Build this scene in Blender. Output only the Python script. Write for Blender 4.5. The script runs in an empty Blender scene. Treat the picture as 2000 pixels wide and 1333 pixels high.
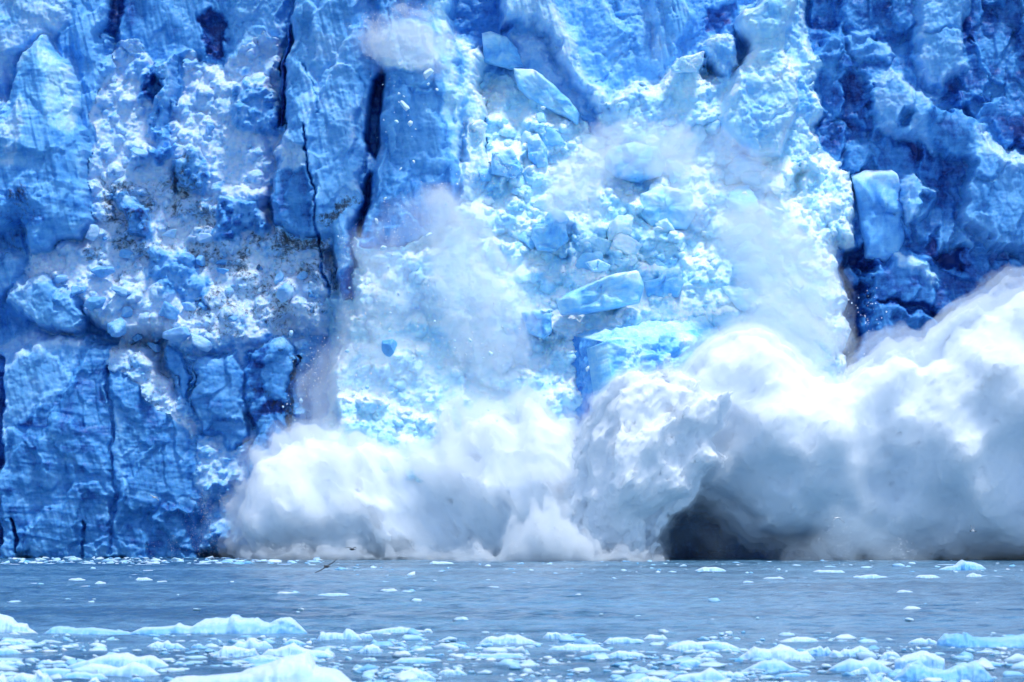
import bpy, bmesh, math, random
import numpy as np
from mathutils import Vector, Euler

# ------------------------------------------------------------------ camera, sky, sun, exposure
scene = bpy.context.scene
COL = scene.collection
F = 8000.0            # focal length in photo pixels (2000 px wide)
CAM_Z = 4.0
HORIZON = 1010.0      # photo row of the horizon
cam_data = bpy.data.cameras.new("camera")
cam = bpy.data.objects.new("camera", cam_data)
COL.objects.link(cam)
cam.location = (0, 0, CAM_Z)
cam.rotation_euler = (math.radians(90), 0, 0)
cam_data.sensor_width = 36.0
cam_data.lens = 36.0 * F / 2000.0
cam_data.shift_y = (HORIZON - 666.5) / 2000.0
cam_data.clip_start = 1.0
cam_data.clip_end = 6000.0
cam_data.dof.use_dof = True
cam_data.dof.focus_distance = 390.0
cam_data.dof.aperture_fstop = 2.6
scene.camera = cam

SUN_TO = Vector((0.20, -0.27, 0.94)).normalized()      # direction towards the sun
sun_data = bpy.data.lights.new("sun", 'SUN')
sun_data.energy = 2.4
sun_data.angle = math.radians(8)
sun_data.color = (1.0, 0.985, 0.96)
sun = bpy.data.objects.new("sun", sun_data)
COL.objects.link(sun)
sun.rotation_euler = SUN_TO.to_track_quat('Z', 'Y').to_euler()
sun.location = (60, -60, 120)

world = bpy.data.worlds.new("World")
scene.world = world
world.use_nodes = True
wnt = world.node_tree
wnt.nodes.clear()
sky = wnt.nodes.new('ShaderNodeTexSky')
sky.sky_type = 'NISHITA'
sky.sun_disc = False
sky.sun_elevation = math.asin(SUN_TO.z)
sky.sun_rotation = math.atan2(SUN_TO.x, SUN_TO.y)
sky.altitude = 0
sky.air_density = 1.0
sky.dust_density = 0.4
sky.ozone_density = 1.2
bg = wnt.nodes.new('ShaderNodeBackground')
bg.inputs['Strength'].default_value = 0.15
wout = wnt.nodes.new('ShaderNodeOutputWorld')
wnt.links.new(sky.outputs[0], bg.inputs[0])
wnt.links.new(bg.outputs[0], wout.inputs[0])

scene.view_settings.view_transform = 'Standard'
scene.view_settings.look = 'None'
scene.view_settings.gamma = 1.0
scene.view_settings.exposure = 0.46
cy = scene.cycles
cy.use_denoising = True
cy.max_bounces = 20
cy.diffuse_bounces = 5
cy.glossy_bounces = 3
cy.transmission_bounces = 2
cy.volume_bounces = 18
cy.transparent_max_bounces = 96
cy.caustics_reflective = False
cy.caustics_refractive = False
cy.use_adaptive_sampling = True
cy.adaptive_threshold = 0.03

# ------------------------------------------------------------------ noise in numpy
def _h(ix, iy, iz, seed):
    with np.errstate(over='ignore'):
        n = (ix.astype(np.uint32) * np.uint32(374761393)) ^ (iy.astype(np.uint32) * np.uint32(668265263)) \
            ^ (iz.astype(np.uint32) * np.uint32(2147483647)) ^ np.uint32((seed * 974634211 + 12345) & 0xffffffff)
        n = (n ^ (n >> np.uint32(13))) * np.uint32(1274126177)
        n = (n ^ (n >> np.uint32(16))) * np.uint32(2246822519)
        n ^= n >> np.uint32(15)
    return n

def h01(ix, iy, seed, iz=None):
    if iz is None:
        iz = np.zeros_like(ix)
    return _h(ix, iy, iz, seed).astype(np.float32) / np.float32(4294967296.0)

def noise2(x, y, seed=0):
    xi = np.floor(x); yi = np.floor(y)
    fx = (x - xi).astype(np.float32); fy = (y - yi).astype(np.float32)
    xi = xi.astype(np.int64); yi = yi.astype(np.int64)
    ux = fx * fx * fx * (fx * (fx * 6 - 15) + 10); uy = fy * fy * fy * (fy * (fy * 6 - 15) + 10)
    def g(i, j):
        a = h01(xi + i, yi + j, seed) * np.float32(2 * math.pi)
        return np.cos(a) * (fx - i) + np.sin(a) * (fy - j)
    a = g(0, 0); b = g(1, 0); c = g(0, 1); d = g(1, 1)
    return ((a + (b - a) * ux) * (1 - uy) + (c + (d - c) * ux) * uy) * 1.4

def fbm2(x, y, oct=4, seed=0, gain=0.5):
    s = 0; amp = 1.0; f = 1.0
    for k in range(oct):
        s = s + amp * noise2(x * f + 17.3 * k, y * f - 9.1 * k, seed + k * 31)
        amp *= gain; f *= 2.03
    return s

def noise3(p, seed=0):
    pi = np.floor(p); f = (p - pi).astype(np.float32); pi = pi.astype(np.int64)
    u = f * f * f * (f * (f * 6 - 15) + 10)
    out = 0
    for i in (0, 1):
        for j in (0, 1):
            for k in (0, 1):
                hh = _h(pi[:, 0] + i, pi[:, 1] + j, pi[:, 2] + k, seed)
                gx = (hh & np.uint32(1023)).astype(np.float32) / 511.5 - 1
                gy = ((hh >> np.uint32(10)) & np.uint32(1023)).astype(np.float32) / 511.5 - 1
                gz = ((hh >> np.uint32(20)) & np.uint32(1023)).astype(np.float32) / 511.5 - 1
                w = (u[:, 0] if i else 1 - u[:, 0]) * (u[:, 1] if j else 1 - u[:, 1]) * (u[:, 2] if k else 1 - u[:, 2])
                out = out + w * (gx * (f[:, 0] - i) + gy * (f[:, 1] - j) + gz * (f[:, 2] - k))
    return out * 1.2

def fbm3(p, oct=4, seed=0, gain=0.5):
    s = 0; amp = 1.0; f = 1.0
    for k in range(oct):
        s = s + amp * noise3(p * f + 13.7 * k, seed + 29 * k)
        amp *= gain; f *= 2.03
    return s

def billow3(p, oct=4, seed=0, gain=0.5):
    s = 0; amp = 1.0; f = 1.0
    for k in range(oct):
        s = s + amp * (1 - 2.4 * np.abs(noise3(p * f + 13.7 * k, seed + 29 * k)))
        amp *= gain; f *= 2.1
    return s

def cells(x, y, seed=0):
    """distance to the nearest scattered point and that point's random value"""
    xi = np.floor(x).astype(np.int64); yi = np.floor(y).astype(np.int64)
    best = np.full(x.shape, 9.0, np.float32); val = np.zeros(x.shape, np.float32)
    for i in (-1, 0, 1):
        for j in (-1, 0, 1):
            cx = xi + i; cyy = yi + j
            dx = (cx + h01(cx, cyy, seed) - x).astype(np.float32)
            dy = (cyy + h01(cx, cyy, seed + 7) - y).astype(np.float32)
            d = dx * dx + dy * dy
            m = d < best
            best = np.where(m, d, best)
            val = np.where(m, h01(cx, cyy, seed + 13), val)
    return np.sqrt(best), val

def facets(x, y, seed=0, slope=1.0, k=0.5):
    """upper envelope of randomly tilted planes: broken, faceted ice"""
    xi = np.floor(x).astype(np.int64); yi = np.floor(y).astype(np.int64)
    best = np.full(x.shape, -9.0, np.float32)
    for i in (-1, 0, 1):
        for j in (-1, 0, 1):
            cx = xi + i; cyy = yi + j
            dx = (x - cx - h01(cx, cyy, seed)).astype(np.float32)
            dy = (y - cyy - h01(cx, cyy, seed + 7)).astype(np.float32)
            gx = (h01(cx, cyy, seed + 3) - 0.5) * 2 * slope; gy = (h01(cx, cyy, seed + 5) - 0.5) * 2 * slope
            r2 = dx * dx + dy * dy
            v = h01(cx, cyy, seed + 11) * 0.7 + gx * dx + gy * dy - k * r2 - 3.0 * np.maximum(0, r2 - 1.0)
            best = np.maximum(best, v)
    return best

def lumps(x, z, seed=0):
    """heaped, rounded rubble of crushed ice, about -1..1"""
    wx = x + 0.35 * fbm2(x * 0.8, z * 0.8, 3, seed + 1); wz = z + 0.35 * fbm2(x * 0.8 + 9, z * 0.8, 3, seed + 2)
    s = 0
    for sc, amp in ((0.33, 0.55), (0.75, 0.42), (1.6, 0.24), (3.3, 0.13)):
        d, v = cells(wx * sc + 3.1 * sc, wz * sc * 1.05, seed + int(sc * 100))
        s = s + amp * (np.sqrt(np.maximum(0, 1 - (d / 0.95) ** 2)) * (0.45 + 0.55 * v) - 0.35)
    return s

def sstep(a, b, t):
    q = np.clip((t - a) / (b - a + 1e-9), 0, 1)
    return q * q * (3 - 2 * q)

def poly_dist(px, pz, poly):
    """signed distance (positive inside) to a polygon"""
    d2 = np.full(px.shape, 1e12, np.float64); inside = np.zeros(px.shape, bool)
    n = len(poly)
    for i in range(n):
        x0, y0 = poly[i]; x1, y1 = poly[(i + 1) % n]
        ex, ey = x1 - x0, y1 - y0
        t = np.clip(((px - x0) * ex + (pz - y0) * ey) / (ex * ex + ey * ey + 1e-12), 0, 1)
        d2 = np.minimum(d2, (px - x0 - t * ex) ** 2 + (pz - y0 - t * ey) ** 2)
        if abs(ey) > 1e-12:
            c = ((y0 > pz) != (y1 > pz)) & (px < (x1 - x0) * (pz - y0) / ey + x0)
            inside ^= c
    d = np.sqrt(d2)
    return np.where(inside, d, -d)

# ------------------------------------------------------------------ helpers
def at(u, v, Y):
    """the point Y metres away that the photo shows at pixel (u, v)"""
    return Vector(((u - 1000.0) / F * Y, Y, CAM_Z - (v - HORIZON) / F * Y))

def wdist(v):
    """distance of the water surface seen at photo row v"""
    return F * CAM_Z / (v - HORIZON)

def tag(o, label=None, cat=None, group=None, kind=None):
    if label: o['label'] = label
    if cat: o['category'] = cat
    if group: o['group'] = group
    if kind: o['kind'] = kind
    return o

def mesh_obj(name, V, Fc, mat, parent=None, ice=None, smooth=True, loc=None):
    """Fc: (n,4) or (n,3) int array or list of lists"""
    me = bpy.data.meshes.new(name)
    V = np.asarray(V, np.float32)
    if isinstance(Fc, np.ndarray):
        n, k = Fc.shape
        me.vertices.add(len(V)); me.vertices.foreach_set('co', V.ravel())
        me.loops.add(n * k); me.loops.foreach_set('vertex_index', Fc.astype(np.int32).ravel())
        me.polygons.add(n); me.polygons.foreach_set('loop_start', np.arange(0, n * k, k, dtype=np.int32))
        me.update(calc_edges=True)
    else:
        me.from_pydata(V.tolist(), [], Fc)
    if smooth:
        me.polygons.foreach_set('use_smooth', np.ones(len(me.polygons), bool))
    if ice is not None:
        a = me.attributes.new('ice', 'FLOAT_COLOR', 'POINT')
        c = np.ones((len(V), 4), np.float32)
        c[:, :3] = ice
        a.data.foreach_set('color', c.ravel())
    me.materials.append(mat)
    o = bpy.data.objects.new(name, me)
    COL.objects.link(o)
    if loc is not None: o.location = loc
    if parent is not None: o.parent = parent
    return o

def empty(name, loc=(0, 0, 0)):
    o = bpy.data.objects.new(name, None)
    COL.objects.link(o); o.location = loc
    return o

def nmat(name):
    m = bpy.data.materials.new(name); m.use_nodes = True
    m.node_tree.nodes.clear()
    out = m.node_tree.nodes.new('ShaderNodeOutputMaterial')
    return m, m.node_tree, out

def N(nt, t, **kw):
    n = nt.nodes.new(t)
    for k, v in kw.items():
        if k in n.inputs: n.inputs[k].default_value = v
        else: setattr(n, k, v)
    return n

def math_n(nt, op, a, b, c=None, clamp=False):
    n = nt.nodes.new('ShaderNodeMath'); n.operation = op; n.use_clamp = clamp
    for i, q in enumerate((a, b, c)):
        if q is None: continue
        if hasattr(q, 'is_linked'): nt.links.new(q, n.inputs[i])
        else: n.inputs[i].default_value = q
    return n.outputs[0]

# ------------------------------------------------------------------ materials
def ice_material(name, bump_scale=1.0, grain=0.8, rough=0.42, sss=0.45):
    m, nt, out = nmat(name); L = nt.links.new
    attr = N(nt, 'ShaderNodeAttribute', attribute_name='ice')
    sep = N(nt, 'ShaderNodeSeparateColor'); L(attr.outputs['Color'], sep.inputs[0])
    geo = N(nt, 'ShaderNodeNewGeometry')
    n1 = N(nt, 'ShaderNodeTexNoise', Scale=0.55, Detail=7.0, Roughness=0.62); L(geo.outputs['Position'], n1.inputs['Vector'])
    n2 = N(nt, 'ShaderNodeTexNoise', Scale=3.2, Detail=6.0, Roughness=0.7); L(geo.outputs['Position'], n2.inputs['Vector'])
    mp = N(nt, 'ShaderNodeMapping'); mp.inputs['Scale'].default_value = (0.25, 0.25, 1.7)
    mp.inputs['Rotation'].default_value = (0.0, 0.12, 0.0)
    L(geo.outputs['Position'], mp.inputs['Vector'])
    n3 = N(nt, 'ShaderNodeTexNoise', Scale=1.0, Detail=6.0, Roughness=0.65); L(mp.outputs[0], n3.inputs['Vector'])
    # tint: 0 crushed white .. 1 deep blue
    t = math_n(nt, 'ADD', sep.outputs[0], math_n(nt, 'MULTIPLY', math_n(nt, 'SUBTRACT', n1.outputs[0], 0.5), 0.60))
    t = math_n(nt, 'ADD', t, math_n(nt, 'MULTIPLY', math_n(nt, 'SUBTRACT', n2.outputs[0], 0.5), 0.32 * grain))
    t = math_n(nt, 'ADD', t, math_n(nt, 'MULTIPLY', math_n(nt, 'SUBTRACT', n3.outputs[0], 0.5), 0.35), clamp=True)
    r1 = N(nt, 'ShaderNodeValToRGB'); L(t, r1.inputs[0])
    def ramp(r, stops):
        el = r.color_ramp.elements
        while len(el) < len(stops): el.new(0.5)
        for e, (p, c) in zip(el, stops): e.position = p; e.color = (*c, 1)
    ramp(r1, ((0.0, (0.62, 0.75, 0.90)), (0.25, (0.41, 0.64, 0.89)), (0.5, (0.17, 0.46, 0.82)),
              (0.75, (0.06, 0.28, 0.64)), (0.9, (0.022, 0.12, 0.42)), (1.0, (0.007, 0.035, 0.20))))
    r2 = N(nt, 'ShaderNodeValToRGB'); L(t, r2.inputs[0])
    ramp(r2, ((0.0, (0.78, 0.90, 0.97)), (0.25, (0.46, 0.78, 0.97)), (0.5, (0.20, 0.58, 0.96)),
              (0.75, (0.085, 0.36, 0.86)), (0.9, (0.04, 0.19, 0.66)), (1.0, (0.02, 0.10, 0.45))))
    mx = N(nt, 'ShaderNodeMix', data_type='RGBA'); L(sep.outputs[1], mx.inputs[0]); L(r1.outputs[0], mx.inputs[6]); L(r2.outputs[0], mx.inputs[7])
    # dirt: dark grit in patches
    nd = N(nt, 'ShaderNodeTexNoise', Scale=2.2, Detail=9.0, Roughness=0.75); L(geo.outputs['Position'], nd.inputs['Vector'])
    np_ = N(nt, 'ShaderNodeTexNoise', Scale=0.45, Detail=4.0, Roughness=0.6); L(geo.outputs['Position'], np_.inputs['Vector'])
    dm = math_n(nt, 'SUBTRACT', math_n(nt, 'ADD', math_n(nt, 'ADD', nd.outputs[0], math_n(nt, 'MULTIPLY', math_n(nt, 'SUBTRACT', np_.outputs[0], 0.5), 0.7)), math_n(nt, 'MULTIPLY', sep.outputs[2], 0.34)), 0.69)
    dm = math_n(nt, 'MULTIPLY', dm, 6.0, clamp=True)
    dm = math_n(nt, 'MULTIPLY', dm, math_n(nt, 'MINIMUM', math_n(nt, 'MULTIPLY', sep.outputs[2], 2.5), 0.9))
    md = N(nt, 'ShaderNodeMix', data_type='RGBA'); L(dm, md.inputs[0]); L(mx.outputs[2], md.inputs[6])
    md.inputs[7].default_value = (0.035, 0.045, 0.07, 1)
    bs = N(nt, 'ShaderNodeBsdfPrincipled', Roughness=rough, IOR=1.31)
    L(md.outputs[2], bs.inputs['Base Color'])
    bs.inputs['Specular IOR Level'].default_value = 0.5
    bs.inputs['Subsurface Weight'].default_value = sss
    bs.inputs['Subsurface Radius'].default_value = (0.25, 0.6, 1.0)
    bs.inputs['Subsurface Scale'].default_value = 0.55
    nb = N(nt, 'ShaderNodeTexNoise', Scale=4.5, Detail=8.0, Roughness=0.7); L(geo.outputs['Position'], nb.inputs['Vector'])
    bp = N(nt, 'ShaderNodeBump', Strength=0.35, Distance=0.15 * bump_scale); L(nb.outputs[0], bp.inputs['Height'])
    L(bp.outputs[0], bs.inputs['Normal'])
    L(bs.outputs[0], out.inputs['Surface'])
    return m

def spray_material(name, density, color=(0.985, 0.992, 1.0), aniso=0.1):
    m, nt, out = nmat(name)
    v = N(nt, 'ShaderNodeVolumePrincipled', Density=density, Anisotropy=aniso)
    v.inputs['Color'].default_value = (*color, 1)
    nt.links.new(v.outputs[0], out.inputs['Volume'])
    return m

ICE = ice_material('glacier_ice')
BLOCK_ICE = ice_material('block_ice', bump_scale=1.1, grain=1.0)
FLOE_ICE = ice_material('floe_ice', bump_scale=0.5, grain=0.6, rough=0.35, sss=0.2)

def droplet_material():
    m, nt, out = nmat('droplets')
    d = N(nt, 'ShaderNodeBsdfDiffuse'); d.inputs[0].default_value = (0.98, 0.985, 0.99, 1)
    t = N(nt, 'ShaderNodeBsdfTranslucent'); t.inputs[0].default_value = (0.98, 0.985, 0.99, 1)
    mx = N(nt, 'ShaderNodeMixShader'); mx.inputs[0].default_value = 0.5
    nt.links.new(d.outputs[0], mx.inputs[1]); nt.links.new(t.outputs[0], mx.inputs[2]); nt.links.new(mx.outputs[0], out.inputs['Surface'])
    return m
DROP = droplet_material()
TET = np.array([[1, 1, 1], [-1, -1, 1], [-1, 1, -1], [1, -1, -1]], np.float32) * 0.6
TETF = np.array([[0, 1, 2], [0, 3, 1], [0, 2, 3], [1, 3, 2]], np.int32)

def motes(name, P, size, parent=None, seed=0, nrm=None):
    """a cloud of tiny drops and ice crumbs as one mesh"""
    rs_ = np.random.RandomState(seed); n = len(P)
    q = rs_.normal(size=(n, 4)); q /= np.linalg.norm(q, axis=1)[:, None]
    w, x, y, z = q.T
    R_ = np.stack([np.stack([1 - 2 * (y * y + z * z), 2 * (x * y - z * w), 2 * (x * z + y * w)], -1),
                   np.stack([2 * (x * y + z * w), 1 - 2 * (x * x + z * z), 2 * (y * z - x * w)], -1),
                   np.stack([2 * (x * z - y * w), 2 * (y * z + x * w), 1 - 2 * (x * x + y * y)], -1)], 1)
    Vv = np.einsum('nij,kj->nki', R_, TET) * np.asarray(size).reshape(-1, 1, 1) + P[:, None, :]
    Fv = (TETF[None] + 4 * np.arange(n, dtype=np.int32)[:, None, None]).reshape(-1, 3)
    return mesh_obj(name, Vv.reshape(-1, 3), Fv, DROP, parent, None, smooth=False)


def foam_core_material():
    m, nt, out = nmat('spray_core')
    b = N(nt, 'ShaderNodeBsdfPrincipled', Roughness=1.0)
    b.inputs['Base Color'].default_value = (0.82, 0.86, 0.93, 1)
    b.inputs['Specular IOR Level'].default_value = 0.0
    b.inputs['Subsurface Weight'].default_value = 1.0
    b.inputs['Subsurface Radius'].default_value = (1.0, 1.0, 1.0)
    b.inputs['Subsurface Scale'].default_value = 0.35
    nt.links.new(b.outputs[0], out.inputs['Surface'])
    return m
CORE = foam_core_material()
# ------------------------------------------------------------------ glacier front (one heightfield, split into its parts)
def axis_fine(a, b, step, far, growth=1.25):
    mid = np.arange(a, b + step * 0.5, step)
    lo = []; hi = []
    s = step; p = a
    while p > -far:
        s *= growth; p -= s; lo.append(p)
    s = step; p = b
    while p < far:
        s *= growth; p += s; hi.append(p)
    return np.array(lo[::-1] + list(mid) + hi)

GX = axis_fine(-57.0, 57.0, 0.095, 230.0)
GZ = np.concatenate([[-4.0, -2.0, -1.0], np.arange(-0.5, 57.5, 0.095), np.arange(57.8, 66, 0.5)])
X, Z = np.meshgrid(GX, GZ)
X = X.astype(np.float64); Z = Z.astype(np.float64)
wxw = X + 1.0 * fbm2(X * 0.22, Z * 0.22, 5, 71, 0.55)
wzw = Z + 1.0 * fbm2(X * 0.22 + 40, Z * 0.22, 5, 73, 0.55)

H = -2.0 - 0.10 * (Z - 22) + 2.2 * fbm2(X / 16, Z / 22, 3, 5)
CH = {k: np.full(X.shape, v, np.float32) for k, v in
      dict(tint=0.60, cyan=0.05, dirt=0.0, L=0.45, Fc=1.6, Fl=0.15, St=0.05, big=0.5).items()}
REG = np.zeros(X.shape, np.int8)
REGIONS = ['ice_wall', 'debris_slope', 'ice_pillar', 'ice_buttress', 'ice_tower', 'ice_ridge', 'ice_serac', 'avalanche', 'banded_column']

def feature(reg, poly, prot, edge=0.8, gx=0.0, gz=0.0, dome=0.0, R=3.0, warp=1.0, keep=0.0, front=False, **ch):
    """paint one form of the ice front over what is behind it; poly in photo pixels"""
    global H, REG
    Y = 400.0 - prot
    P = [((u - 1000) / F * Y, CAM_Z - (v - HORIZON) / F * Y) for u, v in poly]
    xs = [p[0] for p in P]; zs = [p[1] for p in P]
    pad = 3.0
    i0, i1 = np.searchsorted(GX, [min(xs) - pad, max(xs) + pad]); j0, j1 = np.searchsorted(GZ, [min(zs) - pad, max(zs) + pad])
    s = np.s_[j0:j1, i0:i1]
    if i1 <= i0 or j1 <= j0: return
    x = X[s] + (wxw[s] - X[s]) * warp; z = Z[s] + (wzw[s] - Z[s]) * warp
    d = poly_dist(x, z, P)
    w = sstep(-0.15 * edge, edge, d)
    cx, cz = sum(xs) / len(xs), sum(zs) / len(zs)
    h = prot + gx * (X[s] - cx) + gz * (Z[s] - cz)
    if dome:
        h = h + dome * (1 - (1 - np.clip(d / R, 0, 1)) ** 2)
    if keep:
        h = h + keep * (H[s] - h)
    wc = sstep(-0.25, 0.35, d)
    if front:                                   # only where it stands in front of what is there
        m = sstep(-0.6, 0.6, h - H[s]); w = w * m; wc = wc * m
    H[s] = H[s] * (1 - w) + h * w
    for k, v in ch.items():
        CH[k][s] = CH[k][s] * (1 - wc) + v * wc
    if reg is not None:
        REG[s] = np.where((d > 0.1) & (wc > 0.5), REGIONS.index(reg), REG[s])

def crack(pts, width, depth, tint=0.95, cyan=0.0):
    width *= 0.8; depth *= 0.7; tint = tint - 0.08
    """an open crack along a pixel path"""
    global H
    Y = 399.0
    P = [((u - 1000) / F * Y, CAM_Z - (v - HORIZON) / F * Y) for u, v in pts]
    xs = [p[0] for p in P]; zs = [p[1] for p in P]
    i0, i1 = np.searchsorted(GX, [min(xs) - 2, max(xs) + 2]); j0, j1 = np.searchsorted(GZ, [min(zs) - 2, max(zs) + 2])
    s = np.s_[j0:j1, i0:i1]
    x = X[s] + 0.6 * (wxw[s] - X[s]); z = Z[s] + 0.6 * (wzw[s] - Z[s])
    d2 = np.full(x.shape, 1e9)
    for (x0, y0), (x1, y1) in zip(P[:-1], P[1:]):
        ex, ey = x1 - x0, y1 - y0
        t = np.clip(((x - x0) * ex + (z - y0) * ey) / (ex * ex + ey * ey + 1e-9), 0, 1)
        d2 = np.minimum(d2, (x - x0 - t * ex) ** 2 + (z - y0 - t * ey) ** 2)
    w = 1 - sstep(width * 0.35, width, np.sqrt(d2))
    H[s] = H[s] - depth * w
    CH['tint'][s] = CH['tint'][s] * (1 - w) + tint * w

# --- left: blue walls, the slope of crushed ice, pillars
feature('ice_wall', [(-400, -300), (250, -300), (240, 0), (205, 70), (215, 180), (250, 280), (180, 480), (100, 640), (-400, 640)], -1.0, 1.5, gz=-0.06,
        tint=0.55, cyan=0.05, L=0.35, Fc=1.0, Fl=0.9, St=0.15)
feature('ice_wall', [(-60, -40), (130, -40), (120, 60), (40, 110), (0, 200), (-60, 300)], 0.2, 1.4, tint=0.30, cyan=0.0, L=0.6, Fc=0.6, Fl=0.4)
feature('ice_wall', [(225, -60), (470, -60), (470, 110), (400, 120), (345, 130), (330, 300), (290, 300), (270, 120), (215, 80)], -4.0, 1.0, gz=-0.05,
        tint=0.64, cyan=0.0, L=0.15, Fc=0.9, Fl=0.4)
feature('ice_wall', [(235, -60), (262, -60), (245, 30), (225, 68), (203, 66), (218, 30)], -5.0, 0.6, tint=0.93, L=0.1, Fc=0.3, warp=0.4)
feature('ice_wall', [(385, 30), (440, 25), (450, 60), (440, 115), (420, 105), (398, 70)], -5.5, 1.0, tint=0.92, L=0.1, Fc=0.4)
feature('ice_wall', [(440, -60), (580, -60), (560, 60), (550, 160), (480, 190), (440, 120), (455, 50)], -3.0, 1.0, tint=0.45, L=0.7, Fc=1.0)
feature('debris_slope', [(205, 62), (270, 60), (300, 130), (345, 190), (360, 120), (372, 95), (390, 120), (420, 110), (440, 120), (455, 100), (500, 60), (540, 60), (560, 130), (550, 250),
        (530, 440), (640, 470), (660, 560), (640, 660), (560, 640), (490, 700), (330, 720), (330, 690), (220, 650), (150, 610), (40, 540), (60, 500), (160, 470), (180, 300), (195, 180)],
        -1.2, 1.6, gz=-0.27, tint=0.14, cyan=0.0, dirt=0.14, L=0.85, Fc=0.7, Fl=0.0, St=0.0)
feature('debris_slope', [(190, 330), (330, 360), (480, 420), (640, 470), (660, 600), (560, 640), (480, 690), (300, 600), (180, 520)], 0.7, 3.0, gz=-0.32,
        tint=0.12, cyan=0.0, dirt=0.55, L=0.75, Fc=0.5)
feature('debris_slope', [(275, 130), (345, 100), (335, 240), (320, 330), (300, 320), (300, 200), (270, 170)], -0.8, 0.9, dome=1.0, R=1.5, tint=0.60, dirt=0.1, L=0.2, Fc=0.8, Fl=0.4)
feature('debris_slope', [(445, 160), (540, 140), (545, 260), (470, 260)], -0.9, 0.8, gx=-0.25, dome=0.8, R=2, tint=0.50, dirt=0.0, L=0.5, Fc=1.0)
# dark banded ice boulders frozen into the slope
feature('debris_slope', [(215, 370), (250, 360), (275, 400), (305, 460), (290, 475), (250, 460), (235, 430)], 2.0, 0.6, dome=1.0, R=1.2, tint=0.70, dirt=0.55, L=0.1, Fc=0.5, St=0.3)
feature('debris_slope', [(335, 310), (380, 290), (415, 320), (400, 380), (350, 370)], 1.0, 0.6, dome=0.9, R=1.2, tint=0.66, dirt=0.5, L=0.1, Fc=0.6)
feature('debris_slope', [(330, 340), (348, 330), (345, 380), (335, 390)], -0.6, 0.3, tint=0.85, dirt=1.0, L=0.4)
feature('debris_slope', [(265, 165), (315, 160), (300, 205), (278, 200)], -3.0, 0.4, tint=0.80, dirt=0.15, L=0.1, Fc=0.5)
feature('debris_slope', [(285, 290), (345, 270), (330, 310), (300, 320)], 0.3, 0.4, tint=0.74, dirt=0.3, L=0.1, Fc=0.6)
feature('debris_slope', [(420, 390), (500, 395), (520, 440), (520, 460), (470, 462), (420, 480)], 1.2, 0.7, dome=0.7, R=1.5, tint=0.60, dirt=0.05, L=0.15, Fc=0.9)
feature('debris_slope', [(300, 490), (370, 480), (410, 560), (400, 600), (320, 580), (295, 540)], 1.3, 0.8, dome=0.8, R=1.5, tint=0.50, dirt=0.3, L=0.3, Fc=1.0)
feature('debris_slope', [(520, 440), (640, 430), (660, 500), (600, 490), (540, 480)], 1.4, 0.6, tint=0.22, dirt=0.95, L=0.7, Fc=0.6)
feature('debris_slope', [(310, 680), (480, 650), (600, 640), (620, 1090), (380, 1090), (330, 800)], 2.0, 1.5, gz=-0.08, tint=0.42, cyan=0.05, dirt=0.1, L=0.7, Fc=0.8)
# shoulder lumps over the left buttress
feature('ice_buttress', [(25, 560), (80, 525), (140, 560), (170, 610), (150, 660), (60, 640), (20, 610)], 3.0, 0.8, dome=1.2, R=2, gz=-0.15, tint=0.50, L=0.35, Fc=1.1, Fl=0.1, St=0.1, dirt=0.0)
feature('ice_buttress', [(-50, 480), (40, 500), (50, 560), (-10, 640), (-50, 640)], 1.5, 0.9, dome=0.8, tint=0.50, L=0.4, Fc=0.8, dirt=0.1)
feature('ice_buttress', [(320, 690), (360, 685), (372, 720), (380, 790), (350, 760)], 2.6, 0.5, gx=0.45, tint=0.76, L=0.05, Fc=0.6, St=0.15, dirt=0.0)
feature('ice_buttress', [(368, 690), (470, 680), (488, 740), (478, 800), (478, 860), (440, 870), (395, 860), (382, 780)], 3.2, 0.6, gx=-0.12, gz=-0.05, dome=0.6, R=2, tint=0.62, L=0.15, Fc=1.1, St=0.3, Fl=0.1, dirt=0.0)
feature('debris_slope', [(385, 860), (440, 868), (482, 862), (492, 960), (400, 980), (380, 920)], 2.6, 0.8, gz=-0.3, tint=0.30, cyan=0.1, dirt=0.08, L=0.9, Fc=0.8)
feature('ice_buttress', [(-300, 700), (20, 690), (60, 660), (140, 650), (225, 660), (330, 730), (360, 800), (388, 870), (392, 960), (402, 1120), (-300, 1120)], 2.6, 1.3, dome=1.6, R=9, gz=-0.06, gx=0.02,
        tint=0.66, cyan=0.0, dirt=0.06, L=0.10, Fc=1.2, Fl=0.35, St=0.42)
feature('ice_buttress', [(-20, 660), (60, 640), (150, 640), (140, 700), (110, 800), (60, 790), (-20, 900)], 3.6, 2.0, keep=0.6, tint=0.42, L=0.6, Fc=0.7, St=0.05, dirt=0.1)
feature('debris_slope', [(222, 640), (310, 690), (340, 760), (388, 850), (380, 880), (330, 820), (260, 760), (222, 720)], 3.0, 1.4, gx=-0.15, gz=-0.22, tint=0.18, dirt=0.35, L=0.7, Fc=0.5, St=0.0)
feature('ice_buttress', [(210, 740), (235, 790), (250, 900), (245, 960), (222, 860)], 4.2, 0.9, keep=0.7, tint=0.40, L=0.6, St=0.1)
crack([(224, 720), (226, 900), (222, 1085)], 0.35, 0.7, 0.8)
crack([(40, 1010), (42, 1085)], 0.3, 1.3, 0.95); crack([(172, 1015), (168, 1085)], 0.25, 0.8, 0.85); crack([(3, 700), (0, 800), (2, 930), (0, 1085)], 0.7, 2.2, 0.95)
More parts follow.
